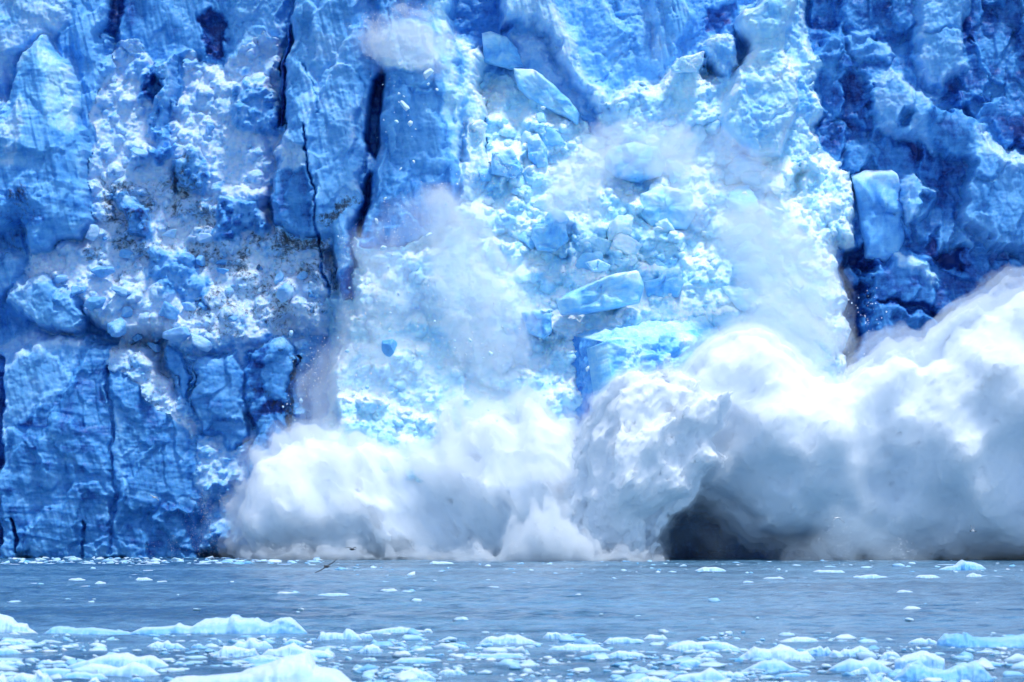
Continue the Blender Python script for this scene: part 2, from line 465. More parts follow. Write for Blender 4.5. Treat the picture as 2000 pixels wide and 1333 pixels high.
# grey banded column at the edge of the spray
feature('banded_column', [(505, 655), (540, 640), (565, 670), (582, 720), (580, 800), (580, 890), (560, 1085), (500, 1085), (485, 850), (472, 790), (480, 720), (490, 690)], 3.4, 0.6, dome=1.6, R=1.8, gz=-0.03,
        tint=0.60, cyan=0.0, dirt=0.35, L=0.1, Fc=0.9, St=0.45, Fl=0.2)
feature('banded_column', [(470, 800), (520, 770), (578, 775), (575, 800), (530, 800), (480, 840)], 4.2, 0.5, keep=0.8, tint=0.92, dirt=0.6)
feature('banded_column', [(562, 680), (580, 690), (586, 850), (572, 850)], 3.0, 0.3, keep=0.5, tint=0.8, dirt=0.95)
feature('banded_column', [(490, 680), (520, 660), (515, 760), (482, 780)], 3.6, 0.5, keep=0.7, tint=0.78, dirt=0.3)
# left pillar
feature('ice_pillar', [(-30, 250), (0, 200), (20, 150), (40, 95), (70, 66), (85, 62), (105, 85), (128, 110), (142, 160), (152, 215), (175, 290), (170, 350), (178, 430), (160, 470), (100, 492), (55, 500), (40, 440), (-30, 470)],
        2.4, 0.7, dome=2.6, R=3.6, gz=-0.04, warp=0.6, tint=0.56, cyan=0.35, dirt=0.02, L=0.05, Fc=0.7, Fl=0.5, St=0.40)
feature('ice_pillar', [(72, 95), (100, 90), (125, 118), (140, 170), (150, 230), (140, 250), (80, 240), (85, 150)], 4.6, 1.0, keep=0.8, gx=-0.5, tint=0.30, cyan=0.6, L=0.1, St=0.3)
feature('ice_pillar', [(0, 240), (40, 180), (60, 210), (20, 330), (-20, 340)], 4.2, 0.9, keep=0.6, tint=0.30, cyan=0.0, L=0.5)
feature('ice_pillar', [(-20, 380), (60, 360), (90, 420), (50, 490), (-20, 520)], 4.0, 1.4, keep=0.8, tint=0.66, dirt=0.4, L=0.2)
feature('ice_tower', [(690, -150), (790, -150), (790, 600), (680, 600), (700, 300)], 2.4, 1.0, gz=-0.04, tint=0.40, cyan=0.05, L=0.4, Fc=0.7, Fl=0.5)
feature('ice_tower', [(870, 40), (930, 70), (980, 300), (960, 480), (870, 480)], 1.6, 1.4, gz=-0.06, tint=0.12, cyan=0.8, L=0.9, Fc=0.4)
# --- centre: the double tower with its dark slots
feature('ice_tower', [(600, -200), (740, -200), (735, 60), (740, 140), (722, 300), (712, 380), (700, 470), (698, 575), (672, 582), (652, 560), (640, 470), (560, 452), (525, 440), (530, 330), (542, 240), (552, 150), (565, 60)],
        2.2, 0.7, dome=2.0, R=3.5, gz=-0.05, warp=0.6, tint=0.56, cyan=0.0, dirt=0.05, L=0.28, Fc=1.4, Fl=0.45, St=0.1)
feature('ice_tower', [(600, 60), (700, 60), (700, 250), (660, 330), (600, 330), (590, 200)], 4.2, 1.6, keep=0.85, tint=0.42, L=0.45)
feature('ice_tower', [(525, 345), (600, 330), (618, 440), (530, 440)], 3.2, 0.5, keep=0.4, tint=0.70, dirt=0.25, L=0.1)
feature('ice_tower', [(535, 285), (600, 280), (612, 330), (560, 345), (530, 340)], 3.6, 0.6, keep=0.4, tint=0.20, L=0.5, dirt=0.1)
feature('ice_tower', [(660, 300), (705, 330), (700, 460), (696, 560), (665, 560), (655, 440)], 4.4, 0.9, gx=-0.25, tint=0.42, cyan=0.3, L=0.05, Fc=0.4, dirt=0.15)
feature('ice_tower', [(620, 420), (690, 385), (692, 405), (630, 455)], 4.2, 0.5, keep=0.8, tint=0.5, dirt=0.8)
feature('ice_tower', [(650, 540), (700, 520), (697, 580), (672, 584)], 3.6, 0.5, keep=0.4, tint=0.85, L=0.0)
feature('ice_wall', [(560, 40), (572, 40), (562, 160), (552, 240), (538, 246), (546, 150)], -1.0, 0.5, tint=0.86, warp=0.4, L=0.05, Fc=0.3)
crack([(596, 250), (606, 320), (618, 400), (621, 460), (628, 520), (650, 590)], 0.22, 0.9, 0.9)
crack([(600, 130), (620, 190), (626, 230)], 0.14, 0.4, 0.8)
feature('ice_tower', [(735, -200), (880, -200), (895, 40), (908, 120), (905, 250), (895, 300), (903, 360), (892, 420), (860, 460), (790, 500), (700, 490), (705, 430), (735, 330), (755, 160), (735, 70)],
        3.6, 0.7, dome=2.4, R=3.6, gz=-0.03, gx=-0.03, warp=0.7, tint=0.60, cyan=0.22, dirt=0.0, L=0.12, Fc=1.4, Fl=0.3, St=0.15)
feature('ice_tower', [(845, -40), (880, -40), (895, 60), (905, 140), (900, 260), (880, 300), (860, 280), (872, 150)], 4.8, 0.8, gx=-0.35, keep=0.4, tint=0.24, cyan=0.75, L=0.3, Fc=0.5)
feature('ice_tower', [(705, 60), (790, 35), (860, 70), (865, 125), (800, 130), (740, 115)], 5.6, 1.4, keep=0.6, tint=0.12, cyan=0.5, L=0.7)
feature('ice_tower', [(790, 320), (895, 300), (898, 410), (830, 430)], 5.2, 1.0, keep=0.5, gx=-0.1, tint=0.66, cyan=0.2, L=0.1)
feature('ice_tower', [(885, 300), (925, 230), (935, 400), (895, 410)], 3.8, 0.8, tint=0.14, cyan=0.6, L=0.7, Fc=0.4)
feature('ice_wall', [(748, 138), (755, 150), (752, 210), (744, 290), (738, 322), (716, 306), (712, 285), (722, 200), (728, 165)], -0.6, 0.5, warp=0.25, tint=0.86, L=0.05, Fc=0.2)
feature('ice_wall', [(722, 338), (732, 345), (722, 400), (712, 470), (698, 472), (703, 410), (712, 360)], 0.6, 0.5, warp=0.25, tint=0.84, L=0.05, Fc=0.2)
# --- top centre: recess, thin ridge, bowl
feature('ice_wall', [(895, -100), (1010, -100), (1010, 60), (950, 110), (915, 110), (905, 60)], -6.0, 0.8, tint=0.66, cyan=0.1, L=0.9, Fc=0.7)
feature('ice_wall', [(1060, -120), (1480, -120), (1460, 60), (1440, 130), (1370, 160), (1300, 190), (1200, 240), (1140, 140), (1100, 60)], -5.0, 1.2, gz=-0.12,
        tint=0.46, cyan=0.30, L=0.7, Fc=0.9, Fl=0.3)
feature('ice_wall', [(1275, -100), (1370, -100), (1350, 60), (1310, 150), (1275, 150), (1265, 60)], -3.6, 0.9, dome=0.9, R=1.5, tint=0.42, cyan=0.30, L=0.1, Fc=0.4, Fl=1.1)
feature('ice_wall', [(1370, 10), (1440, 0), (1455, 60), (1400, 75), (1375, 60)], -5.5, 1.2, tint=0.80, cyan=0.1, L=0.3, Fc=0.6)
feature('ice_ridge', [(1010, 60), (1050, 60), (1100, 120), (1150, 190), (1170, 240), (1060, 210), (1000, 150)], -3.0, 0.8, gz=-0.1, tint=0.30, cyan=0.15, L=0.6, Fc=0.7)
feature('ice_ridge', [(960, -100), (1085, -100), (1092, 10), (1115, 70), (1150, 130), (1190, 185), (1205, 268), (1190, 262), (1165, 215), (1120, 160), (1090, 110), (1055, 60), (1010, 40), (975, 50)],
        -1.2, 0.8, dome=1.1, R=1.3, gx=-0.15, warp=0.7, tint=0.25, cyan=0.2, L=0.35, Fc=0.9, Fl=0.6, dirt=0.04)
# --- right: broken blue wall in big facets
feature('ice_wall', [(1530, -150), (2400, -150), (2400, 1120), (1600, 1120), (1600, 300)], -3.0, 1.5, gz=-0.05, tint=0.68, cyan=0.0, L=0.6, Fc=2.1, Fl=0.2, St=0.05)
feature('ice_wall', [(1780, -50), (1900, -50), (1880, 120), (1840, 180), (1790, 150)], -1.6, 1.0, tint=0.36, L=0.75, Fc=0.8)
feature('ice_wall', [(1560, 60), (1640, 0), (1670, 60), (1640, 160), (1590, 170), (1550, 120)], -3.6, 0.8, dome=1, tint=0.62, L=0.4, Fc=1.2)
feature('ice_wall', [(1740, 130), (1840, 190), (1850, 300), (1760, 270), (1700, 240), (1690, 180)], -1.4, 1.0, dome=0.8, tint=0.36, L=0.7, Fc=0.9)
feature('ice_wall', [(1540, 170), (1600, 150), (1612, 220), (1590, 270), (1545, 260)], -1.2, 0.7, dome=0.8, tint=0.62, L=0.05, Fc=0.6, St=0.4)
feature('ice_wall', [(1645, 160), (1700, 160), (1705, 210), (1690, 240), (1650, 240)], -3.6, 0.9, tint=0.74, L=0.3, Fc=0.6)
feature('ice_wall', [(1830, 215), (1895, 215), (1935, 250), (1930, 300), (1890, 310), (1840, 300), (1815, 260)], -0.4, 0.7, dome=0.9, gx=-0.1, tint=0.66, L=0.1, Fc=1.1)
feature('ice_wall', [(1845, 180), (1870, 190), (1920, 240), (1915, 252), (1870, 215)], -3.0, 0.6, tint=0.82, L=0.1)
feature('ice_wall', [(1770, 290), (1815, 290), (1810, 330), (1780, 330)], -3.6, 0.8, tint=0.82, L=0.2)
feature('ice_wall', [(1950, 240), (2010, 230), (2010, 300), (1975, 300), (1945, 270)], -3.6, 0.8, tint=0.82, L=0.4)
feature('ice_wall', [(1885, 330), (1900, 260), (1915, 245), (1925, 280), (1960, 300), (2100, 320), (2100, 520), (1930, 470), (1885, 430)], 0.4, 0.8, gx=-0.05, gz=-0.1, tint=0.52, L=0.25, Fc=1.4)
feature('ice_wall', [(1910, 245), (1960, 285), (2050, 310), (2040, 345), (1950, 325), (1905, 300)], 0.6, 0.7, keep=0.4, gz=-0.5, tint=0.26, cyan=0.15, L=0.7)
feature('ice_wall', [(1750, 335), (1790, 330), (1835, 370), (1820, 430), (1800, 450), (1755, 450)], 0.6, 0.7, dome=0.8, gx=-0.15, tint=0.42, cyan=0.1, L=0.4, Fc=0.9)
feature('ice_wall', [(1640, 480), (1700, 480), (1720, 540), (1690, 640), (1660, 760), (1640, 760)], -5.0, 0.8, tint=0.82, L=0.2, Fc=0.8)
feature('ice_wall', [(1700, 520), (1760, 498), (1830, 530), (1860, 590), (1850, 660), (1770, 700), (1700, 690), (1695, 600)], -1.6, 0.8, gz=-0.1, dome=0.7, tint=0.68, L=0.15, Fc=1.5)
feature('ice_wall', [(1752, 498), (1790, 505), (1835, 540), (1825, 555), (1780, 540), (1752, 525)], -0.9, 0.5, gz=-0.5, tint=0.26, cyan=0.2, L=0.6)
feature('ice_wall', [(1770, 440), (1870, 400), (1885, 470), (1890, 540), (1830, 520), (1765, 490)], -3.6, 0.7, tint=0.78, L=0.2, Fc=1.2)
feature('ice_wall', [(1700, 590), (1870, 600), (1940, 620), (1890, 640), (1760, 622)], -2.6, 0.8, tint=0.80, L=0.2)
feature('ice_wall', [(1740, 620), (1830, 625), (1850, 690), (1790, 740), (1690, 740), (1700, 690)], -1.6, 0.7, tint=0.62, L=0.35, Fc=1.2)
for q in range(7):
    rr = random.Random(q + 3)
    u0, v0 = rr.uniform(1600, 1950), rr.uniform(20, 560); s0 = rr.uniform(25, 60)
    feature('ice_wall', [(u0 + s0 * rr.uniform(.7, 1.2) * math.cos(a), v0 + s0 * rr.uniform(.6, 1.1) * math.sin(a)) for a in np.linspace(0, 5.4, 7)],
            -1.5 + rr.uniform(-.8, .6), 0.6, keep=0.5, gx=rr.uniform(-.2, .2), gz=-0.2, tint=rr.uniform(.4, .66), L=rr.uniform(.1, .6), Fc=rr.uniform(.8, 1.6))
feature('ice_wall', [(1565, -60), (1660, -60), (1650, 40), (1600, 90), (1580, 150), (1545, 100)], -5.0, 0.8, tint=0.74, L=0.5)
# --- wall foot behind the spray: tint and dirt paint the hollow's deep shade
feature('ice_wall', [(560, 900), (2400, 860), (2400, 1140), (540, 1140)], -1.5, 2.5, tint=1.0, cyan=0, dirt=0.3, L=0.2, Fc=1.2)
feature('ice_serac', [(1170, 230), (1250, 165), (1380, 150), (1450, 120), (1500, 60), (1530, -60), (1570, -60), (1600, 120), (1610, 330), (1500, 380), (1200, 330)], -1.2, 1.4, gz=-0.12, tint=0.22, cyan=0.75, L=0.9, Fc=0.5)
# --- the serac at the top right of the collapse and its neighbours
feature('ice_serac', [(1180, 205), (1230, 150), (1270, 165), (1300, 130), (1320, 100), (1340, 110), (1375, 105), (1378, 150), (1385, 200), (1400, 240), (1300, 300), (1200, 280)], 0.2, 0.8, dome=1.0, gz=-0.15,
        tint=0.20, cyan=0.8, L=0.9, Fc=0.5)
feature('ice_serac', [(1370, 70), (1400, 60), (1440, 75), (1450, 130), (1420, 170), (1380, 150), (1365, 110)], -1.2, 0.7, dome=0.8, tint=0.36, cyan=0.5, L=0.95, Fc=0.5)
feature('ice_serac', [(1445, 45), (1452, 25), (1480, 5), (1500, -40), (1562, -40), (1550, 50), (1536, 62), (1534, 100), (1566, 150), (1562, 190), (1545, 262), (1522, 305), (1480, 310), (1440, 280), (1400, 260), (1410, 190), (1440, 130), (1470, 85)],
        2.2, 0.45, dome=1.5, R=1.6, gz=-0.10, warp=0.5, tint=0.22, cyan=0.65, L=0.4, Fc=1.2, Fl=0.1)
feature('ice_serac', [(1447, 42), (1482, 8), (1560, -40), (1548, 48), (1520, 70), (1480, 75)], 4.6, 0.4, keep=0.2, warp=0.5, tint=0.24, cyan=0.7, L=0.05, Fc=0.5)
feature('ice_serac', [(1535, 100), (1566, 150), (1560, 190), (1540, 175), (1520, 130)], 2.6, 0.5, keep=0.5, tint=0.12, cyan=0.6, L=0.6)
# --- the collapsing mass
feature('avalanche', [(905, 110), (930, 100), (960, 125), (1010, 140), (1060, 150), (1120, 210), (1180, 265), (1290, 255), (1400, 250), (1470, 290), (1530, 310), (1580, 380), (1610, 470), (1645, 560), (1658, 650), (1652, 760), (1640, 900), (1500, 1000),
        (900, 1000), (620, 960), (640, 700), (690, 560), (705, 470), (800, 470), (880, 430), (905, 330), (915, 220)],
        3.4, 1.6, gz=-0.52, front=True, tint=0.23, cyan=1.0, dirt=0.0, L=1.25, big=1.0, Fc=0.25, Fl=0.0, St=0.0)
feature('avalanche', [(640, 560), (700, 480), (880, 430), (960, 500), (1040, 560), (1060, 700), (1000, 900), (640, 900)], 2.0, 3.0, gz=-0.25, front=True, tint=0.24, cyan=0.9, L=0.8, Fc=0.8)
feature('avalanche', [(1530, 265), (1600, 275), (1650, 300), (1690, 350), (1690, 420), (1680, 470), (1640, 480), (1648, 560), (1658, 640), (1655, 740), (1560, 740), (1560, 560), (1560, 420)], 2.0, 1.2, dome=1.2, R=2.2, gz=-0.40, front=True,
        tint=0.16, cyan=0.9, L=1.2, Fc=0.25)
feature('avalanche', [(1000, 470), (1130, 440), (1180, 500), (1200, 540), (1080, 590), (1030, 600)], 2.0, 1.2, gz=-0.2, front=True, tint=0.36, cyan=0.7, L=0.4, Fc=1.0)

# --- surface relief and material fields
lum = lumps(X, Z, 101)
fc = facets(X * 0.42 + 0.3 * (wxw - X), Z * 0.25 + 0.3 * (wzw - Z), 41, 1.1, 0.12) + 0.16 * facets(X * 1.1 + 0.2 * (wxw - X), Z * 0.7 + 0.2 * (wzw - Z), 43, 1.1, 0.12)
fl = fbm2(X * 0.55 + 0.12 * Z, Z * 0.07, 4, 51, 0.6)
st = fbm2(X * 0.07 + 0.05 * Z, Z * 0.95 + 0.10 * X + 0.6 * fbm2(X * 0.1, Z * 0.3, 3, 55), 5, 53, 0.62)
fine = fbm2(X * 1.3, Z * 1.3, 5, 57, 0.6)
lmod = np.clip(0.62 + 0.55 * fbm2(X / 4.5, Z / 4.5, 4, 105), np.where(REG == 1, 0.55, np.where((REG == 6) | (REG == 7), 0.4, 0.1)), 1.5) * np.where((REG == 1) | (REG == 6) | (REG == 7), 1.0, 0.62)
lum = lum + (REG == 1) * 0.22 * lumps(X * 2.1 + 7, Z * 2.1, 131)
big = facets(X * 0.20 + 0.3 * (wxw - X), Z * 0.22 + 0.3 * (wzw - Z), 47, 0.9, 0.3)
blk = 0
for sc_, th_, hh_ in ((0.30, 0.62, 1.0), (0.50, 0.66, 0.8), (0.95, 0.62, 0.5), (1.9, 0.7, 0.2)):   # blocks caught in the rubble
    d_, v_ = cells((X + 0.25 * (wxw - X)) * sc_ + 5 * sc_, (Z + 0.25 * (wzw - Z)) * sc_ * 1.2, 300 + int(sc_ * 10))
    b_ = (v_ > th_) * sstep(0.46, 0.30, d_) * ((REG == 1) + 0.8 * (REG == 7) + 0.5 * (REG == 6))
    H = H + b_ * hh_ * (1 - 0.9 * d_) * np.where(REG == 7, 1.5, 1.0); blk = np.maximum(blk, b_ * (0.5 + 0.5 * (v_ - th_) / (1 - th_)))
H = H + 2.0 * CH['big'] * (big - 0.4) + 0.95 * CH['L'] * lmod * lum + 0.62 * CH['Fc'] * (fc - 0.3) + 0.75 * CH['Fl'] * fl + 0.26 * CH['St'] * st \
    + fine * (0.04 + 0.10 * CH['L'])
def gblur(A, r):
    k = np.ones(2 * r + 1) / (2 * r + 1)
    for _ in range(2):
        A = np.apply_along_axis(lambda m: np.convolve(np.pad(m, r, mode='edge'), k, 'valid'), 0, A)
        A = np.apply_along_axis(lambda m: np.convolve(np.pad(m, r, mode='edge'), k, 'valid'), 1, A)
    return A
dHz = np.gradient(H, axis=0) / np.gradient(GZ)[:, None]
ledge = sstep(0.35, 1.2, -gblur(dHz, 5))              # snow and crushed ice lying on ledges
edges = np.clip((H - gblur(H, 5)) / 0.35, 0, 1)       # battered, frosted edges
tint = CH['tint'] + 0.09 * (REG != 7) * (REG != 1) + 0.30 * CH['St'] * st + 0.10 * (CH['Fl'] + 0.2) * fl + 0.10 * fbm2(X / 5, Z / 5, 4, 61)
tint = tint + blk * np.where(REG == 1, 0.26, 0.15)
rw_ = sstep(26, 33, X) * (REG == 0)
tint = tint + 0.07 * rw_
tint = tint - 0.22 * (1 - 0.5 * rw_) * ledge * (CH['L'] + 0.25) - 0.10 * edges + 0.16 * (REG == 1) * fbm2(X * 1.7, Z * 1.7, 4, 67)
cyan = np.clip(CH['cyan'] + 0.2 * fbm2(X / 4, Z / 4, 3, 63) * (CH['cyan'] > 0.15), 0, 1)
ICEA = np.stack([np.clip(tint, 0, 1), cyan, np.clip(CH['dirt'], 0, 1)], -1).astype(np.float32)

nz, nx = X.shape
YY = 400.0 - H
# the top of the front rolls back into the glacier's surface
back = np.clip(Z - 60, 0, None)
YY = YY + back * back * 8.0
V = np.stack([X, YY, Z], -1).reshape(-1, 3)
idx = np.arange(nz * nx).reshape(nz, nx)
Q = np.stack([idx[:-1, :-1], idx[:-1, 1:], idx[1:, 1:], idx[1:, :-1]], -1).reshape(-1, 4)
qreg = REG[:-1, :-1].reshape(-1)
ICEF = ICEA.reshape(-1, 3)

glacier = empty('glacier', (0, 400, 0))
tag(glacier, 'towering broken front of blue glacier ice rising from the water', 'glacier')
PART_LABEL = {'debris_slope': 'slope of whitish crushed ice speckled with dark grit'}
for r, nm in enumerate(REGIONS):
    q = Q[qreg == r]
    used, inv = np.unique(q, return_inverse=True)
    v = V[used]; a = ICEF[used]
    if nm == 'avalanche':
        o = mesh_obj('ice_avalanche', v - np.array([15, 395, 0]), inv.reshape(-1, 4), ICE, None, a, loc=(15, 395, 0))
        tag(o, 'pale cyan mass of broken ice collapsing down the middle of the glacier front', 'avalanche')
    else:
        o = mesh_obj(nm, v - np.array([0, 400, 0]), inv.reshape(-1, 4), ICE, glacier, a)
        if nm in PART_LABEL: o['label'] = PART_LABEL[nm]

def surf_y(x, z):
    """front surface distance at world (x, z)"""
    i = int(np.clip(np.searchsorted(GX, x), 0, nx - 1)); j = int(np.clip(np.searchsorted(GZ, z), 0, nz - 1))
    return float(YY[j, i])
# ------------------------------------------------------------------ water
def water_material():
    m, nt, out = nmat('fjord_water'); L = nt.links.new
    geo = N(nt, 'ShaderNodeNewGeometry')
    def noise(scale, sx, sy, detail=4.0, rough=0.55):
        mp = N(nt, 'ShaderNodeMapping'); mp.inputs['Scale'].default_value = (sx, sy, 1)
        L(geo.outputs['Position'], mp.inputs['Vector'])
        n = N(nt, 'ShaderNodeTexNoise', Scale=scale, Detail=detail, Roughness=rough); L(mp.outputs[0], n.inputs['Vector'])
        return n.outputs[0]
    streak = noise(0.05, 0.35, 1.0, 4.0)           # slicks and ruffled bands
    r1 = noise(1.0, 0.9, 0.45, 5.0, 0.65)
    r2 = noise(1.0, 3.4, 1.6, 4.0, 0.6)
    col = N(nt, 'ShaderNodeValToRGB'); L(math_n(nt, 'ADD', math_n(nt, 'MULTIPLY', streak, 0.75), math_n(nt, 'MULTIPLY', math_n(nt, 'SUBTRACT', r1, 0.2), 1.0)), col.inputs[0])
    e = col.color_ramp.elements
    e[0].position = 0.54; e[0].color = (0.014, 0.078, 0.155, 1)
    e[1].position = 0.80; e[1].color = (0.135, 0.30, 0.445, 1)
    bs = N(nt, 'ShaderNodeBsdfPrincipled', IOR=1.33)
    L(col.outputs[0], bs.inputs['Base Color'])
    L(math_n(nt, 'ADD', math_n(nt, 'MULTIPLY', streak, 0.22), 0.03), bs.inputs['Roughness'])
    h = math_n(nt, 'ADD', math_n(nt, 'MULTIPLY', r1, 0.6), math_n(nt, 'MULTIPLY', r2, 0.55))
    bp = N(nt, 'ShaderNodeBump', Strength=1.0, Distance=0.5); L(h, bp.inputs['Height'])
    L(bp.outputs[0], bs.inputs['Normal'])
    L(bs.outputs[0], out.inputs['Surface'])
    return m

WATER = water_material()
xs = axis_fine(-40, 40, 0.5, 1500, 1.12)
ys = np.concatenate([[-1500, -700, -300, -120, -40, 0, 30, 60], np.arange(80, 150, 0.35), np.arange(150, 260, 0.5), np.arange(260, 425, 0.8)])
XX, YW = np.meshgrid(xs, ys)
amp = sstep(60, 90, YW) * sstep(400, 60, np.abs(XX))
ZW = amp * (0.07 * fbm2(XX * 0.30, YW * 0.22, 3, 201) + 0.07 * fbm2(XX * 0.8, YW * 0.5, 2, 207))
wv = np.stack([XX, YW, ZW], -1).reshape(-1, 3)
wi = np.arange(XX.size).reshape(XX.shape)
wq = np.stack([wi[:-1, :-1], wi[:-1, 1:], wi[1:, 1:], wi[1:, :-1]], -1).reshape(-1, 4)
water = mesh_obj('water', wv, wq, WATER)
tag(water, 'rippled grey blue fjord water in front of the glacier', 'water', kind='structure')
# ------------------------------------------------------------------ loose ice: slabs, boulders, fragments
def closed_polar(poly, Y, thick, seed, p=3.0, tilt=(0.0, 0.0), rough=0.05, nth=72, nr=14, push=0.0):
    """solid block with the traced outline; real thickness front and back. Returns verts (local) , faces, centre"""
    k = Y / F
    pts = [np.array([(u - 1000) * k, CAM_Z - (v - HORIZON) * k]) for u, v in poly]
    c = sum(pts) / len(pts)
    # resample the outline evenly
    loop = pts + [pts[0]]
    seg = [np.linalg.norm(b - a) for a, b in zip(loop[:-1], loop[1:])]
    cum = np.concatenate([[0], np.cumsum(seg)])
    B = []
    for s in np.linspace(0, cum[-1], nth, endpoint=False):
        i = min(int(np.searchsorted(cum, s, 'right') - 1), len(seg) - 1)
        t = (s - cum[i]) / (seg[i] + 1e-9)
        B.append(loop[i] * (1 - t) + loop[i + 1] * t)
    B = np.array(B) - c
    size = np.abs(B).max()
    V = [(0, -thick, 0)]
    rs = np.sin(np.linspace(0, math.pi / 2, nr + 1))[1:]
    for r in rs:
        pr = (max(0, 1 - r ** p)) ** (1.0 / p)
        for b in B: V.append((b[0] * r, -thick * pr, b[1] * r))
    for r in rs[:-1][::-1]:
        pr = (max(0, 1 - r ** p)) ** (1.0 / p)
        for b in B: V.append((b[0] * r, thick * pr, b[1] * r))
    V.append((0, thick, 0))
    V = np.array(V)
    Fs = []
    nring = 2 * nr - 1
    for i in range(nth): Fs.append([0, 1 + i, 1 + (i + 1) % nth])
    for q in range(nring - 1):
        a = 1 + q * nth; b = a + nth
        for i in range(nth): Fs.append([a + i, b + i, b + (i + 1) % nth, a + (i + 1) % nth])
    a = 1 + (nring - 1) * nth; last = len(V) - 1
    for i in range(nth): Fs.append([a + i, last, a + (i + 1) % nth])
    V[:, 1] += tilt[0] * V[:, 0] + tilt[1] * V[:, 2]
    P = V / max(size, 0.3)
    n1 = fbm3(P * 2.2 + seed * 3.7, 4, seed); n2 = fbm3(P * 2.2 + seed * 3.7 + 50, 4, seed + 3); n3 = fbm3(P * 2.2 + 90 + seed, 4, seed + 5)
    V = V + rough * size * np.stack([n1, n2 * 1.6, n3], -1)
    fz = facets(P[:, 0] * 1.7 + seed, P[:, 2] * 1.9 + seed * 2, seed, 1.2, 0.08)
    V[:, 1] += np.sign(V[:, 1]) * (fz - 0.4) * min(thick, size) * 0.4 + 0.05 * size * billow3(P * 3.0 + seed, 4, seed + 7)
    return V, Fs, (float(c[0]), Y - push, float(c[1]))

def outline_block(name, poly, Y, thick, tint, cyan, label, cat='ice block', dirt=0.0, seed=1, p=3.0, tilt=(0, 0), rough=0.05, group=None, parent=None, frost=0.25, mat=None):
    V, Fs, c = closed_polar(poly, Y, thick, seed, p + 1.5, tilt, rough * 0.8)
    zz = V[:, 2] / (np.abs(V[:, 2]).max() + 1e-6)
    t = np.clip(tint - 1.3 * frost * sstep(0.25, 1.0, zz) + 0.22 * fbm3(V * 0.9 + seed, 4, seed + 1), 0, 1)     # frost on the upper rim
    ice = np.stack([t, np.full(len(V), cyan), np.full(len(V), dirt)], -1)
    o = mesh_obj(name, V, Fs, mat or BLOCK_ICE, parent, ice, loc=c)
    if parent is None: tag(o, label, cat, group)
    return o

_bm = bmesh.new(); bmesh.ops.create_icosphere(_bm, subdivisions=4, radius=1.0)
ICO4 = np.array([v.co[:] for v in _bm.verts]); ICO4F = np.array([[v.index for v in f.verts] for f in _bm.faces]); _bm.free()
_bm = bmesh.new(); bmesh.ops.create_icosphere(_bm, subdivisions=2, radius=1.0)
ICO2 = np.array([v.co[:] for v in _bm.verts]); ICO2F = np.array([[v.index for v in f.verts] for f in _bm.faces]); _bm.free()

def chunk_verts(seed, lo=False, planes=13, soft=26.0, rough=0.05):
    """a broken lump of ice: random planes softly intersected"""
    D = ICO2 if lo else ICO4
    rg = np.random.RandomState(seed)
    n = rg.normal(size=(planes, 3)); n /= np.linalg.norm(n, axis=1)[:, None]
    hgt = rg.uniform(0.55, 1.0, planes)
    dot = D @ n.T
    r = np.where(dot > 0.08, hgt / np.maximum(dot, 0.08), 9.0)
    r = np.minimum(r, 1.6)
    r = -np.log(np.exp(-soft * r).sum(1)) / soft
    V = D * r[:, None]
    if rough:
        V = V * (1 + rough * 2.2 * fbm3(D * 2.6 + seed, 4, seed))[:, None]
    return V / np.abs(V).max()

def chunk(name, u, v, Y, wpx, hpx, seed, tint, cyan, label=None, cat='ice block', dirt=0.0, group=None, lo=False, rot=0.0, rough=0.05, depth=None, mat=None):
    k = Y / F
    V = chunk_verts(seed, lo, rough=rough) * np.array([wpx * k / 2, (depth or (wpx + hpx) * k / 4), hpx * k / 2])
    ca, sa = math.cos(rot), math.sin(rot)
    V = np.stack([V[:, 0] * ca - V[:, 2] * sa, V[:, 1], V[:, 0] * sa + V[:, 2] * ca], -1)
    ice = np.tile(np.array([tint, cyan, dirt]), (len(V), 1))
    p = at(u, v, Y)
    o = mesh_obj(name, V, ICO2F if lo else ICO4F, mat or BLOCK_ICE, None, ice, smooth=not lo, loc=p)
    tag(o, label, cat, group)
    return o

def on_surface(u, v, out=0.0):
    """distance of the ice front where the photo shows pixel (u, v)"""
    Y = 398.0
    for _ in range(4):
        p = at(u, v, Y); Y = surf_y(p.x, p.z)
    return Y - out

# blocks the photo shows clearly
def ob(poly, out, thick, tint, cyan, label, name='ice_slab', cat='ice slab', **kw):
    cu = sum(p[0] for p in poly) / len(poly); cv = sum(p[1] for p in poly) / len(poly)
    return outline_block(name, poly, on_surface(cu, cv, out), thick, tint, cyan, label, cat, **kw)

ob([(941, 66), (958, 63), (990, 74), (1010, 97), (1024, 134), (1000, 136), (945, 122)], 1.6, 1.0, 0.50, 0.75, 'smooth cyan slab leaning between the central tower and the thin ridge', seed=11, p=5, rough=0.03)
ob([(1003, 134), (1040, 138), (1080, 165), (1110, 195), (1132, 222), (1130, 245), (1095, 225), (1050, 205), (1010, 170)], 1.0, 1.4, 0.42, 0.9, 'long cyan slab sliding at the upper left edge of the avalanche', seed=12, p=3, rough=0.05)
ob([(1182, 305), (1195, 288), (1240, 279), (1285, 290), (1300, 318), (1290, 345), (1245, 358), (1200, 345), (1184, 328)], 1.0, 2.2, 0.50, 0.9, 'rounded turquoise boulder in the upper middle of the avalanche', 'ice_boulder', 'ice boulder', seed=13, p=2.2, rough=0.05)
ob([(1040, 440), (1062, 438), (1070, 415), (1085, 406), (1100, 412), (1112, 430), (1105, 440), (1110, 470), (1085, 492), (1050, 490), (1038, 465)], 1.2, 1.6, 0.46, 0.85, 'knobbed cyan block with a raised horn left of the avalanche centre', 'ice_block', 'ice block', seed=14, p=2.6)
